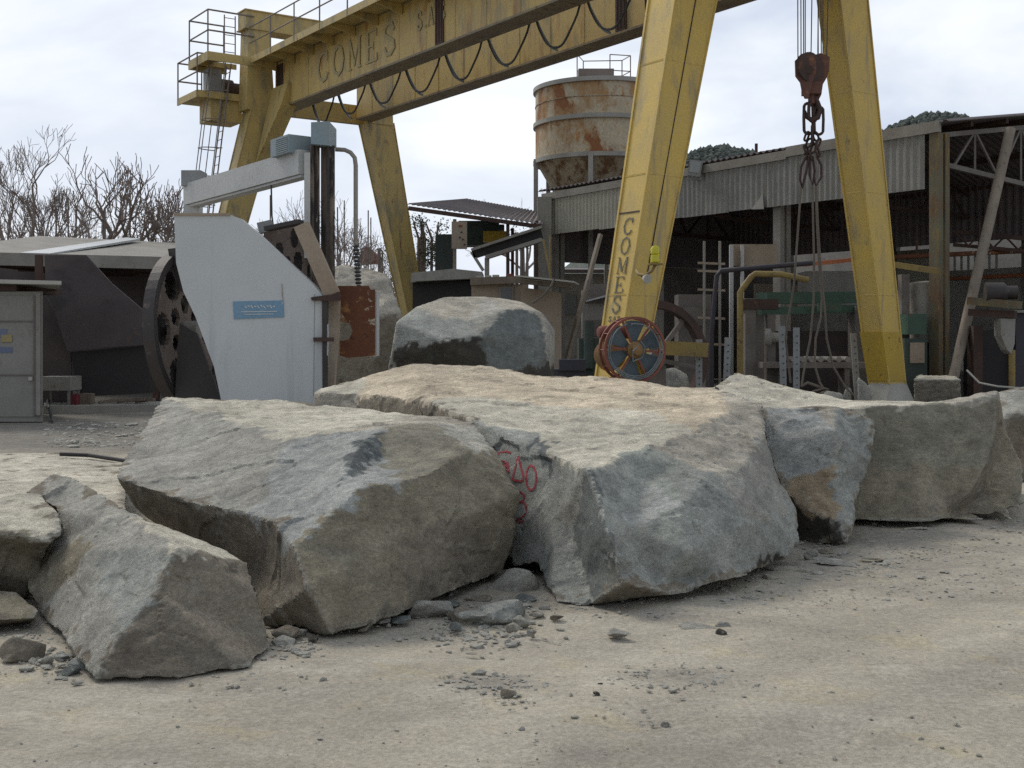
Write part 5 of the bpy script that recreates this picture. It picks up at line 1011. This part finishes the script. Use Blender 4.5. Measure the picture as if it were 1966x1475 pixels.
# ------------------------------------------------------------------ machines under the main shed
gm = thing('frame_saw', 'green beamed frame saw standing in the dark middle of the shed', 'stone frame saw', on(1540, 31.5, 0))
mb = MB(); mb.bar(at(1462, 573, 31), at(1760, 570, 33), .5, .30); mb.build('top_beam', M['green'], gm)
mb = MB(); mb.bar(at(1458, 598, 30.9), at(1660, 592, 31.6), .3, .20); mb.bar(at(1570, 590, 30.7), at(1615, 590, 30.7), .1, .22); mb.build('lower_beam', M['green'], gm)
for x in (1445, 1655): mb = MB(); mb.box(on(x, 31.6, 1.2), .55, .7, 2.5); mb.build('upright', M['machine'], gm)
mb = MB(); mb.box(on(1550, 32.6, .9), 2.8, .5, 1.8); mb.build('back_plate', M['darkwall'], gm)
for i, (x, y0, y1, Y, ln) in enumerate(((1342, 652, 760, 26, 0), (1392, 648, 760, 26, 6), (1505, 626, 760, 27, -4), (1529, 629, 760, 27, 0), (1648, 640, 760, 28, -10))):
    p = thing('perforated_post', ['short pale post just right of the flywheel', 'pale post with a row of holes, tilting beside the yellow pipe', 'left one of the two pale holed posts below the green beam', 'right one of the two pale holed posts below the green beam', 'grey holed post leaning next to the right crane leg'][i], 'post', on(x, Y, 0), 'upright perforated posts')
    mb = MB(); mb.bar(on(x, Y, -.02), at(x+ln, y0, Y), .14, .05, Vector((0, 1, 0))); mb.build('upright', M['galv'] if i not in (4,) else M['machlight'], p)
    mb = MB(); hh = at(x+ln, y0, Y)-on(x, Y, 0)
    for k in range(8): mb = MB(); mb.disc(on(x, Y, 0)+hh*(.3+.085*k)+Vector((0, -.07, 0)), Vector((0, -1, 0)), [(.017, 0), (.017, .006)], 8); mb.build('hole', M['black'], p)
fw = thing('flywheel', 'big dark rimmed flywheel half hidden behind the lettered crane leg', 'flywheel', on(1262, 26.5, 0))
fc = at(1255, 690, 26.5); mb = MB(); fa = Vector((.35, -.93, 0)); mb.disc(fc, fa, [(1.13, -.13), (1.30, -.13), (1.30, .13), (1.13, .13)], 56, closed=True); mb.build('rim', M['rustdark'], fw)
for k in range(6):
    d = (ZZ*math.cos(R(60*k+20))+fa.cross(ZZ).normalized()*math.sin(R(60*k+20))); mb = MB(); mb.bar(fc+d*.1, fc+d*1.15, .10, .07, fa); mb.build('spoke', M['machine'], fw)
mb = MB(); mb.disc(fc, fa, [(.05, -.2), (.2, -.2), (.2, .2), (.05, .2)], 20); mb.box(on(1255, 26.6, .5), .5, .4, 1.0); mb.build('hub', M['machine'], fw)
single(MB().bar(at(1268, 668, 25.8), at(1358, 672, 25.8), .25, .30), 'machine_beam', M['ypipe'], 'worn yellow brown beam crossing before the flywheel', 'beam')
single(MB().path([at(1421, 700, 28), at(1421, 562, 28), at(1427, 552, 28), at(1442, 532, 28), at(1450, 526, 28), at(1500, 527, 28), at(1552, 538, 28)], .075, 10).path([at(1421, 700, 28), on(1421, 28, 0)], .075, 10), 'yellow_pipe', M['ypipe'], 'bent yellow pipe rising and turning right before the green beam', 'pipe', smooth=True)
single(MB().path([on(1366, 28.5, 0), at(1366, 640, 28.5), at(1376, 530, 28.5), at(1384, 520, 28.5), at(1480, 512, 28.5), at(1560, 505, 28.5)], .06, 10), 'dark_pipe', M['bpipe'], 'dark blue pipe with an elbow, left of the bent yellow pipe', 'pipe', smooth=True)
single(MB().bar(at(1545, 508, 29), at(1700, 493, 31), .16, .10), 'rusty_beam', M['opipe'], 'rusty orange beam passing behind the right crane leg', 'beam')
single(MB().bar(at(1715, 508, 29.5), at(1800, 521, 28.6), .14, .14), 'rusty_beam', M['ypipe'], 'short yellow brown beam running into the rusty column', 'beam')
single(MB().disc(on(1778, 30.2, 0), ZZ, [(.05, CH-.05+.0), (.42, CH-.05), (.42, CH+1.4), (.05, CH+1.45)], 28), 'steel_drum', M['machlight'], 'grey upright steel drum left of the rusty column', 'drum', smooth=True)
single(MB().box(on(1778, 30.4, .75), .9, .8, 1.5), 'machine_base', M['darkgreen'], 'dark green base under the grey upright drum', 'machine base')
rm = thing('cutting_machine', 'dark red brown cutting machine with a black motor on its beam at the right edge', 'cutting machine', on(1900, 28.5, 0))
mb = MB(); mb.bar(at(1862, 578, 28.3), at(1958, 586, 27.6), .4, .18); mb.build('top_beam', M['column'], rm)
mb = MB(); mb.bar(at(1862, 600, 28.4), at(1950, 604, 27.8), .3, .16); mb.box(on(1872, 28.6, .95), .22, .4, 1.9); mb.build('red_frame', M['rustdark'], rm)
mb = MB(); mb.disc(at(1890, 562, 28), Vector((1, -.2, 0)), [(.05, 0), (.24, .02), (.24, .42), (.16, .5), (.16, .72), (.05, .74)], 20); mb.build('motor', M['grease'], rm, smooth=True)
mb = MB(); mb.prism([at(1922, 612, 27.8), at(1950, 612, 27.8), at(1948, 660, 27.8), at(1942, 680, 27.8), at(1934, 672, 27.8), at(1922, 645, 27.8)], (0, .4, 0)); mb.build('hopper', M['machlight'], rm)
mb = MB(); mb.tube(on(1943, 27.9, 0), at(1943, 672, 27.9), .075, 10); mb.build('support_leg', M['ypipe'], rm, smooth=True)
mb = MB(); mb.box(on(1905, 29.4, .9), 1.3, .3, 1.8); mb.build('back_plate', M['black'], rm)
single(MB().path([on(1856, 26.5, .9), at(1880, 735, 26.3), at(1915, 742, 26), at(1990, 748, 26)], .022, 6), 'white_cord', M['conclight'], 'pale cord strung low over the stones at the right', 'cord')
rk = random.Random(21)
for i, (x, y, s_) in enumerate(((1500, 745, .34), (1530, 752, .28), (1548, 742, .30), (1608, 752, .30), (1642, 748, .36), (1470, 742, .26), (1655, 706, .30), (1625, 720, .2))):
    p = on(x, 25.8+.3*i, 0); hz = max(.1, CH-(y-HY)/FP*p.y); bm = hull((p.x, p.y, 0), s_*.8, s_*.6, hz*.6, rk, 15, i); ix = list(TINT).index('grey')
    finish('rubble_stone', 'rubble stone%d' % i, bm, [ix]*len(bm.faces), p, .04, .012, i, 'rubble stone', 'rubble stones below the slings')['label'] = 'pale rubble stone in the heap between the slings and the right crane leg'
cr_ = thing('crate_stack', 'grimy grey cabinet standing in the left part of the main shed', 'cabinet', on(1150, 35, 0))
mb = MB(); mb.box(on(1150, 35, 1.5), 1.0, .6, 3.0); mb.build('body', M['machlight'], cr_)
for z_, h_ in ((2.9, .55), (1.9, .45), (1.1, .5)): mb = MB(); mb.box(on(1150, 34.68, z_), .8, .04, h_); mb.build('door', M['machine'], cr_)
single(MB().hexa([at(1125, 580, 34.5), at(1180, 566, 34), at(1180, 566, 35), at(1125, 580, 35.5)], [at(1125, 577, 34.5), at(1180, 562, 34), at(1180, 562, 35), at(1125, 577, 35.5)]), 'tin_awning', M['white_beam'], 'small pale tin awning left of the lettered leg', 'awning')
single(MB().box(on(1092, 27.5, .45), .75, .7, .9).box(on(1098, 27.3, 1.0), .6, .5, .25), 'blue_skip', M['bpipe'], 'dark blue steel box right of the background boulder', 'steel box')
single(MB().box(on(1130, 28.5, .8), .5, .7, 1.6).tube(on(1130, 28.1, .9), on(1130, 28.1, 2.0), .12, 12).box(on(1118, 27.9, .5), .9, .3, .2), 'pump_machine', M['darkgreen'], 'dark green pump unit in front of the grimy cabinet', 'pump')
single(MB().box(on(1330, 33, 1.4), .9, .8, 2.8).box(on(1330, 32.5, 2.2), .5, .1, .5), 'control_cabinet', M['machine'], 'tall grimy cabinet behind the dark blue pipe', 'cabinet')
single(MB().wbox(34, 34.3, 27.5, 31.5, 0, 2.6), 'block_wall', M['concrete'], 'grey block wall deep in the shed behind the cabinet', 'wall')

def kit(name, label, cat, parts):                      # a plain machine assembled from (part, material, mesh builder) triples
    p0 = parts[0][2].v[0]; t_ = thing(name, label, cat, (p0.x, p0.y, 0))
    for pn, mt, m_ in parts: m_.build(pn, M[mt], t_)
    return t_
def bx(px, Y, z, dx, dy, dz): return MB().box(on(px, Y, z), dx, dy, dz)
kit('storage_building', 'low grey storage building seen under the left end of the main shed', 'building', [('wall', 'machlight', MB().hexa([on(1040, 50, 0), on(1215, 50, 0), on(1215, 55, 0), on(1040, 55, 0)], [on(1040, 50, 4.3), on(1215, 50, 4.3), on(1215, 55, 4.3), on(1040, 55, 4.3)])), ('roof', 'darkroof', MB().hexa([on(1032, 49.5, 4.3), on(1222, 49.5, 4.3), on(1222, 55.5, 4.7), on(1032, 55.5, 4.7)], [on(1032, 49.5, 4.45), on(1222, 49.5, 4.45), on(1222, 55.5, 4.85), on(1032, 55.5, 4.85)])), ('window', 'pane', bx(1085, 49.95, 3.0, .9, .1, .8)), ('window', 'pane', bx(1140, 49.95, 3.0, .9, .1, .8))])
kit('press_frame', 'dark brown portal frame standing between the yellow pipe and the green beam', 'machine frame', [('upright', 'machine', bx(1438, 30, 1.3, .26, .4, 2.6)), ('upright', 'machine', bx(1478, 30, 1.1, .2, .4, 2.2)), ('crosshead', 'rustdark', bx(1456, 30, 2.45, .9, .5, .25)), ('roller', 'machlight', MB().disc(at(1470, 648, 29.6), Vector((1, -.3, 0)), [(.05, 0), (.22, 0), (.22, .12), (.12, .16), (.12, .5), (.05, .52)], 18))])
kit('roller_bench', 'low roller bench with grey rollers below the green beam', 'bench', [('bench_top', 'machine', bx(1560, 29.5, .95, 2.6, .7, .14)), ('leg', 'machine', bx(1500, 29.5, .44, .12, .6, .88)), ('leg', 'machine', bx(1620, 29.5, .44, .12, .6, .88))]+[('roller', 'machlight', MB().disc(on(1510+17*k, 29.9, 1.09), Vector((0, -1, 0)), [(.02, 0), (.07, 0), (.07, .75), (.02, .75)], 12)) for k in range(7)])
kit('water_tank', 'square grey water tank on legs behind the orange pipe', 'water tank', [('tank', 'machlight', bx(1590, 37, 3.1, 1.6, 1.2, 1.1)), ('leg', 'machine', bx(1568, 37, 1.28, .14, .14, 2.5)), ('leg', 'machine', bx(1632, 37, 1.28, .14, .14, 2.5))])
kit('switch_panel', 'tan boarded panel hanging above the dark blue pipe', 'panel', [('board', 'tan', bx(1447, 33.5, 3.93, 1.3, .1, .60)), ('post', 'white_beam', bx(1404, 33.3, 2.1, .10, .12, 4.2)), ('post', 'white_beam', bx(1425, 33.3, 2.1, .08, .12, 4.2))])
kit('scaffold_rack', 'thin pale scaffold rack left of the dark blue pipe', 'rack', [('upright', 'machlight', bx(x_, 32, 2.1, .06, .06, 4.2)) for x_ in (1352, 1382)]+[('rung', 'tan', MB().bar(at(1340, y_, 32), at(1392, y_+2, 32), .05, .06)) for y_ in (505, 520, 556, 610, 660)])
kit('slab_rack', 'rack of upright grey stone slabs at the back of the shed, left of the flywheel', 'slab rack', [('slab', ('machlight', 'concrete', 'machine')[k % 3], MB().hexa([on(1165+9*k, 33.5+.1*k, 0), on(1169+9*k, 33.5+.1*k, 0), on(1171+9*k, 35, 0), on(1167+9*k, 35, 0)], [on(1168+9*k, 33.5+.1*k, 1.5+.2*(k % 3)), on(1172+9*k, 33.5+.1*k, 1.5+.2*(k % 3)), on(1174+9*k, 35, 1.5), on(1170+9*k, 35, 1.5)])) for k in range(4)])
kit('edge_machine', 'grey green edge machine between the crane leg foot and the rusty column', 'machine', [('bed', 'darkgreen', bx(1748, 29.6, .8, .55, .8, 1.6)), ('head', 'green', bx(1752, 29.5, 1.95, .45, .7, .5)), ('column', 'machine', bx(1735, 30.0, 1.6, .2, .3, 3.2)), ('guard', 'tan', bx(1760, 29.2, 1.25, .35, .1, .5))])
kit('tool_cabinet', 'dark blue tool cabinet right of the cutting machine', 'cabinet', [('body', 'bpipe', bx(1972, 29.3, 1.1, .8, .6, 2.2)), ('shelf', 'machlight', bx(1972, 29.2, 2.25, .9, .7, .06))])
kit('overhead_pipe', 'rusty red pipe with brackets running below the roof at the right', 'pipe', [('pipe', 'rust', MB().tube(at(1712, 494, 34), at(2010, 480, 35), .07, 10)), ('hanger', 'rustdark', bx(1760, 34.2, 4.4, .05, .05, .9)), ('hanger', 'rustdark', bx(1880, 34.5, 4.5, .05, .05, .9))])
kit('lattice_girder', 'dark lattice girder crossing high in the right part of the shed', 'girder', [('chord', 'rustdark', MB().bar(at(1830, 445, 35), at(2010, 462, 34), .12, .12)), ('chord', 'rustdark', MB().bar(at(1830, 470, 35), at(2010, 486, 34), .10, .10))]+[('lattice', 'rustdark', MB().bar(at(1835+24*k, 447+2*k+(23 if k % 2 else 0), 34.9), at(1859+24*k, 447+2*k+(0 if k % 2 else 25), 34.8), .05, .05)) for k in range(7)])
for i, (x, Y, dx, dz, lb) in enumerate(((1300, 29.5, .5, 1.2, 'waist high grey block behind the flywheel spokes'), (1402, 29, .45, .9, 'grey block at the foot of the yellow pipe'), (1600, 27.6, .5, .55, 'squat grey block behind the sling ends'), (1690, 30.5, .6, 1.1, 'grey block behind the right crane leg'), (1855, 30.8, .5, 1.3, 'grey block behind the thick leaning tube'))):
    bm = hull((on(x, Y, 0).x, Y, 0), dx*.7, dx*.6, dz*.6, random.Random(i+90), 22, .3); finish('stored_block', 'sb%d' % i, bm, [list(TINT).index('grey')]*len(bm.faces), on(x, Y, 0), .06, .01, i, 'stored block', 'stone blocks stored in the shed')['label'] = lb

# ------------------------------------------------------------------ middle background: canopy, container, conveyor, hut
cn = thing('canopy', 'small dark corrugated canopy roof on thin posts between the two sheds', 'canopy', on(910, 42, 0))
mb = MB(); p0 = at(780, 396, 44); p1 = at(900, 384, 47.5); p2 = at(1046, 410, 44); p3 = at(1000, 432, 40)
def quad_sheet(a_, b_, c_, d_, n_, amp=.05, t=.02):
    m_ = MB(); vs = []
    for sd in (0, 1):
        for e0, e1 in ((a_, b_), (d_, c_)):
            for i in range(n_*2+1): vs.append(e0.lerp(e1, i/(n_*2))+ZZ*((amp if i % 2 else 0)-(t if sd else 0)))
    k = n_*2+1; fs = []
    for i in range(k-1): fs += [(i, i+1, k+i+1, k+i), (2*k+i+1, 2*k+i, 3*k+i, 3*k+i+1), (i+1, i, 2*k+i, 2*k+i+1), (k+i, k+i+1, 3*k+i+1, 3*k+i)]
    fs += [(0, k, 3*k, 2*k), (k-1, 3*k-1, 4*k-1, 2*k-1)]
    return m_.add(vs, fs)
quad_sheet(at(782, 392, 41), at(1042, 432, 41), at(1046, 409, 46), at(895, 383, 46), 26).build('roof', M['darkroof'], cn)
mb = MB(); mb.bar(at(784, 400, 41), at(1040, 436, 41), .1, .14); mb.build('beam', M['rustdark'], cn)
for x, Y in ((873, 41.2), (975, 41.2), (984, 44), (1030, 41.3)): mb = MB(); mb.box(on(x, Y, 2.9), .12, .12, 5.6 if x < 900 else 5.5); mb.build('post', M['tan'] if x == 873 else M['rustdark'], cn)
eb = thing('electric_cabinet', 'beige electric cabinet with small switches on the canopy post', 'electric cabinet', at(883, 478, 40.9))
mb = MB(); mb.box(at(882, 452, 40.8), .52, .25, .92); mb.build('body', M['tan'], eb)
mb = MB(); mb.box(at(884, 434, 40.66), .12, .02, .07); mb.build('red_label', M['redpaint'], eb)
mb = MB()
for x, y in ((886, 446), (883, 456), (889, 460), (892, 470)): mb.disc(at(x, y, 40.66), Vector((0, -1, 0)), [(.03, 0), (.03, .03)], 8)
mb.build('switch', M['black'], eb)
single(MB().box(on(855, 43, 2.8), .62, 1.0, 5.0), 'steel_bin', M['darkgreen'], 'tall dark green steel bin left of the beige electric cabinet', 'bin')
single(MB().box(at(920, 450, 45), 1.5, 1.2, .9).box(at(935, 438, 44.8), 1.3, .8, .2), 'dark_machine', M['darkgreen'], 'dark machine housing under the canopy roof', 'machine')
single(MB().box(at(950, 455, 44), .85, .5, .38), 'yellow_machine_cover', M['yellowsheet'], 'bright yellow cover under the canopy', 'cover')
cv = thing('conveyor', 'dark inclined conveyor rising right under the canopy', 'conveyor', at(905, 500, 38))
mb = MB(); mb.bar(at(905, 481, 38), at(1040, 437, 38), .6, .08); mb.bar(at(932, 495, 38), at(1040, 461, 38), .5, .12); mb.build('frame', M['machlight'], cv)
mb = MB(); mb.bar(at(908, 489, 38.2), at(1040, 449, 38.2), .5, .26); mb.build('belt', M['black'], cv)
mb = MB(); mb.bar(at(935, 495, 38), on(935, 38, 0), .15, .15); mb.bar(at(905, 484, 38), at(928, 520, 38), .1, .1); mb.build('support', M['machlight'], cv)
tk = thing('settling_tank', 'long low concrete tank with a dark open side behind the background boulder', 'tank', on(860, 37, 0))
mb = MB(); mb.prism([at(790, 524, 36), at(870, 516, 36), at(926, 522, 36), at(926, 534, 36), at(800, 540, 36), at(788, 543, 36)], (0, 2, 0)); mb.build('rim', M['concrete'], tk)
mb = MB(); mb.hexa([on(792, 36.6, 0), on(926, 36.6, 0), on(926, 38, 0), on(792, 38, 0)], [on(792, 36.6, 3.35), on(926, 36.6, 3.35), on(926, 38, 3.35), on(792, 38, 3.35)]); mb.build('opening_shade', M['black'], tk)  # solid black block, painted for the shade inside the opening
hut = thing('brick_hut', 'low brown hut with a small grey window and a plank lintel, right of the tank', 'hut', on(960, 33, 0))
mb = MB(); mb.hexa([on(905, 33, 0), on(1010, 33, 0), on(1010, 35, 0), on(905, 35, 0)], [on(905, 33, 3.1), on(1010, 33, 3.1), on(1010, 35, 3.1), on(905, 35, 3.1)]); mb.build('wall', M['tan'], hut)
mb = MB(); mb.bar(at(903, 541, 32.9), at(1004, 537, 32.9), .3, .20); mb.build('lintel', M['wood'], hut)
mb = MB(); mb.box(at(972, 566, 32.97), .40, .04, .44); wn = mb.build('window', M['machlight'], hut)
mb = MB(); mb.box(at(972, 566, 32.945), .30, .02, .36); mb.build('pane', M['pane'], wn)
for i, (x, y) in enumerate(((921, 533), (937, 532), (952, 531), (978, 529))):
    single(MB().box(at(x, y-.5, 33.2), .19, .2, .07), 'roof_brick', M['redpaint'] if i == 3 else M['conclight'], ['whitish loose brick at the left end of the hut lintel', 'whitish loose brick second on the hut lintel', 'whitish loose brick third on the hut lintel', 'red loose brick on the right end of the hut lintel'][i], 'brick', 'loose bricks on the hut roof')
ln = thing('lean_to', 'lean to with tan panel wall and pale edged board roof', 'lean-to', on(1040, 31, 0))
mb = MB(); mb.hexa([at(990, 531, 30), at(1102, 543, 30), at(1112, 548, 32.5), at(1000, 540, 32.5)], [at(990, 528, 30), at(1102, 540, 30), at(1112, 545, 32.5), at(1000, 537, 32.5)]); mb.build('board_roof', M['conclight'], ln)
mb = MB(); mb.bar(at(1000, 541, 30.4), at(1098, 550, 30.4), .4, .10); mb.build('beam', M['wood'], ln)
mb = MB(); mb.hexa([on(1000, 31.5, 0), on(1078, 31.5, 0), on(1078, 33, 0), on(1000, 33, 0)], [on(1000, 31.5, 2.95), on(1078, 31.5, 2.8), on(1078, 33, 2.8), on(1000, 33, 2.95)]); mb.build('panel_wall', M['tan'], ln)
single(MB().path([at(1064, 536, 29.9), at(1058, 550, 29.8), at(1040, 570, 29.8), at(1022, 582, 29.8)], .03, 8), 'hanging_rope', M['sling'], 'pale rope hanging off the board roof', 'rope')
single(MB().tube(at(1043, 460, 33), at(1058, 534, 33), .03, 6).tube(at(1056, 452, 33.2), at(1056, 534, 33.2), .02, 6), 'thin_pole', M['ypipe'], 'thin yellowish pole at the left end of the main shed', 'pole')
single(MB().box(on(1045, 42.5, 3.3), .5, .5, 6.6), 'concrete_pillar', M['concrete'], 'concrete pillar carrying the left end of the main shed', 'pillar')

# far houses
hs = thing('small_house', 'little red gabled house far away, left of the far left crane leg', 'house', on(700, 95, 0))
mb = MB(); mb.box(on(702, 97, 2.8), 2.6, 4, 5.6); mb.build('wall', M['brick'], hs)
mb = MB(); mb.prism([at(685, 503, 94.8), at(703, 472, 94.8), at(724, 490, 94.8), at(722, 500, 94.8)], (0, 4.4, 0)); mb.build('roof', M['tile'], hs)

# ------------------------------------------------------------------ trees, brush and canes
def limb(mb, p, d, ln, r_, dep, rn, spread, up, kids=(2, 3), wob=.18, minr=.006):
    pts = [p.copy()]; n_ = 4; dd = d.copy()
    for i in range(n_):
        dd = (dd+Vector((rn.gauss(0, wob), rn.gauss(0, wob), rn.gauss(0, wob)+up*.25))).normalized(); pts.append(pts[-1]+dd*(ln/n_))
    r2 = max(minr, r_*.62); mb.path(pts, [r_+(r2-r_)*i/n_ for i in range(n_+1)], 5 if r_ < .05 else 7)
    if dep == 0: return
    for k in range(rn.randint(*kids)):
        t_ = rn.uniform(.45, 1); i = min(n_-1, int(t_*n_)); q = pts[i].lerp(pts[i+1], t_*n_-i) if k else pts[-1]
        nd = (dd+Vector((rn.gauss(0, spread), rn.gauss(0, spread), rn.gauss(0, spread*.7)+up*.4))).normalized()
        limb(mb, q, nd, ln*rn.uniform(.62, .85), r2*rn.uniform(.75, 1), dep-1, rn, spread, up, kids, wob, minr)
def bare_tree(px, Y, z0, htrunk, ln, r_, dep, seed, label, spread=.55, up=.5, kids=(2, 3), lean=(0, 0), minr=.010, name='bare_tree', grp='bare winter trees behind the sheds'):
    rn = random.Random(seed); base = on(px, Y, z0); t_ = thing(name, label, 'tree', base, grp)
    top = base+Vector((lean[0], lean[1], htrunk)); mb = MB(); mb.path([base-ZZ*.05, base.lerp(top, .5)+Vector((rn.gauss(0, .05), 0, 0)), top], [r_*1.25, r_*1.05, r_], 9); mb.build('trunk', M['bark'], t_, smooth=True)
    mb = MB()
    for k in range(rn.randint(3, 4)):
        an = rn.uniform(0, 6.28); limb(mb, top-ZZ*(.12*k*htrunk/2), Vector((math.cos(an)*spread*1.4, math.sin(an)*spread, .8)).normalized(), ln*rn.uniform(.8, 1.1), r_*.75, dep, rn, spread, up, kids, .17, minr)
    mb.build('crown', M['twig'], t_)
bare_tree(45, 44, 0, 4.0, 2.0, .13, 5, 1, 'tall fine twigged bare tree at the left edge above the pale shed roof', .42, .45, (2, 4), minr=.008)
bare_tree(-30, 46, 0, 3.6, 1.6, .12, 4, 12, 'slim bare tree half cut off by the left picture edge', .42, .5, (2, 3), minr=.008)
bare_tree(192, 41, 0, 4.2, 1.7, .14, 4, 3, 'knobbly pollarded bare tree with thick upright branch ends', .72, .62, (2, 4), minr=.012)
bare_tree(240, 41.5, 0, 4.2, 1.6, .11, 3, 14, 'second knobbly pollarded tree, right of the thick pollard', .70, .6, (2, 4), (.2, 0), .011)
bare_tree(285, 42, 0, 4.0, 1.15, .09, 4, 5, 'bushy bare tree just left of the white post of the saw', .6, .5, (2, 4), minr=.012)
bare_tree(95, 47, 0, 4.0, 1.7, .10, 4, 31, 'pale slim bare tree right of the tall fine twigged one', .45, .45, (2, 4), minr=.008)
bare_tree(330, 47, 0, 4.2, 1.35, .10, 4, 32, 'bare tree partly hidden by the white rear post of the saw', .5, .45, (2, 4), minr=.008)
bare_tree(600, 66, 0, 4.2, 1.8, .10, 4, 33, 'bare tree seen behind the streaked mast of the saw', .55, .35, (2, 4), minr=.010)
bare_tree(640, 70, 0, 5.0, 1.9, .10, 4, 34, 'spreading bare tree just right of the streaked mast', .6, .35, (2, 4), minr=.010)
bare_tree(505, 64, 0, 4.2, 1.5, .10, 4, 35, 'bare tree right beside the near left crane leg', .6, .3, (2, 4), minr=.010)
bare_tree(140, 43, 0, 4.0, 1.0, .09, 3, 6, 'low crooked bare tree left of the thick pollard', .7, .4, (2, 3), minr=.014)
bare_tree(545, 60, 0, 3.6, 1.5, .1, 4, 7, 'thin bare tree seen between the near left crane leg and the mast', .6, .2, (2, 4), minr=.012)
bare_tree(665, 62, 0, 3.8, 1.7, .1, 4, 8, 'thin bare tree between the mast and the far crane leg', .6, .3, (2, 4), minr=.012)
bare_tree(720, 64, 0, 3.0, 1.4, .1, 4, 18, 'low bare tree beside the far left crane leg', .6, .3, (2, 4), minr=.012)
bare_tree(1012, 70, 0, 6.0, 1.8, .1, 4, 9, 'faint bare tree with drooping twigs left of the silo', .5, .1, (2, 3), minr=.008)
# leafy dark shrub behind the tank
def leafy(px0, px1, ytop, ybot, Y, n_, seed, name, label, c1=(.06, .075, .035), grp='evergreens between the sheds', size=.11):
    rn = random.Random(seed); mb = MB(); base = on((px0+px1)/2, Y, 0); t_ = thing(name, label, 'tree' if 'tree' in name else 'shrub', base, grp)
    clumps = [(at(rn.uniform(px0, px1), rn.uniform(ytop+12, ybot), Y+rn.uniform(-.8, .8)), rn.uniform(.25, .6)) for _ in range(14)]
    for i in range(n_):
        c, r_ = rn.choice(clumps); p = c+Vector((rn.gauss(0, r_*.5), rn.gauss(0, r_*.5), rn.gauss(0, r_*.45)))
        a_ = Vector((rn.gauss(0, 1), rn.gauss(0, 1), rn.gauss(0, 1))).normalized(); b_ = a_.orthogonal().normalized(); s_ = size*rn.uniform(.5, 1.1)
        mb.add([p-a_*s_*.2, p+b_*s_*.35, p+a_*s_, p-b_*s_*.35], [(0, 1, 2, 3)])
    key = name+str(c1)
    if key not in M: M[key] = paint(key, c1, tuple(x*.6 for x in c1), .8)
    mb.build('crown', M[key], t_)
    mb = MB(); rn2 = random.Random(seed+1)
    for k in range(6): x = rn2.uniform(px0+4, px1-4); mb.path([on(x, Y, 0), at(x+rn2.uniform(-6, 6), (ybot+ytop)/2, Y), at(x+rn2.uniform(-12, 12), ytop+14, Y)], [.09, .06, .03], 6)
    mb.build('trunk', M['bark'], t_)
leafy(795, 850, 412, 505, 50, 1500, 2, 'evergreen_tree', 'ragged evergreen tree with sky showing through beside the far crane leg')
leafy(722, 765, 462, 505, 75, 700, 3, 'evergreen_shrub', 'small dark conifer shrub right of the red house', (.035, .05, .035))
leafy(545, 600, 440, 500, 70, 500, 5, 'evergreen_shrub', 'dark shrub low behind the holed wheel of the saw', (.05, .06, .04))
leafy(985, 1040, 432, 470, 60, 500, 6, 'evergreen_shrub', 'dark shrub under the canopy roof near its right post', (.05, .06, .035))
# brush of thin canes along the shed roofs: one mass
rn = random.Random(8); mb = MB()
for _ in range(330):
    left = rn.random() < .72; px = rn.uniform(-30, 345) if left else rn.uniform(495, 780); Y = rn.uniform(40, 46) if left else rn.uniform(58, 66)
    yt = rn.triangular(365, 480, 455) if left else rn.triangular(400, 510, 480); p = on(px, Y, 0); q_ = at(px+rn.gauss(0, 20), yt, Y)
    m1 = p.lerp(q_, .6)+Vector((rn.gauss(0, .3), 0, 0)); mb.path([p, m1, q_], [.014, .010, .004], 4)
    for k in range(rn.randint(1, 5)):
        a_ = p.lerp(q_, rn.uniform(.45, .98)); mb.path([a_, a_+Vector((rn.gauss(0, .16), rn.gauss(0, .1), rn.uniform(.0, .25))), a_+Vector((rn.gauss(0, .38), rn.gauss(0, .2), rn.uniform(.05, .5)))], [.010, .008, .005], 4)
    for k in range(rn.randint(0, 2)):
        a_ = p.lerp(q_, rn.uniform(.6, .9)); s_ = rn.uniform(.1, .35); pts = [a_+Vector((s_*math.sin(t_*1.1)*t_*.6, 0, s_*math.cos(t_*1.3)*t_*.5)) for t_ in range(5)]; mb.path(pts, .007, 4)
tag(mb.build('brushwood', M['twig']), 'tangle of bare canes and twigs rising behind the low roofs', 'brushwood', kind='stuff')
for i, (x, yt, Y) in enumerate(((648, 398, 50), (707, 404, 52), (661, 385, 54), (712, 418, 55), (519, 375, 50), (131, 380, 40), (108, 405, 39), (146, 410, 39), (202, 398, 40), (250, 372, 40))):
    single(MB().tube(on(x, Y, 0), at(x, yt, Y), .028, 7), 'vineyard_stake', M['bark'], 'thin upright stakes standing among the bare canes', 'stake', 'thin upright stakes among the canes')
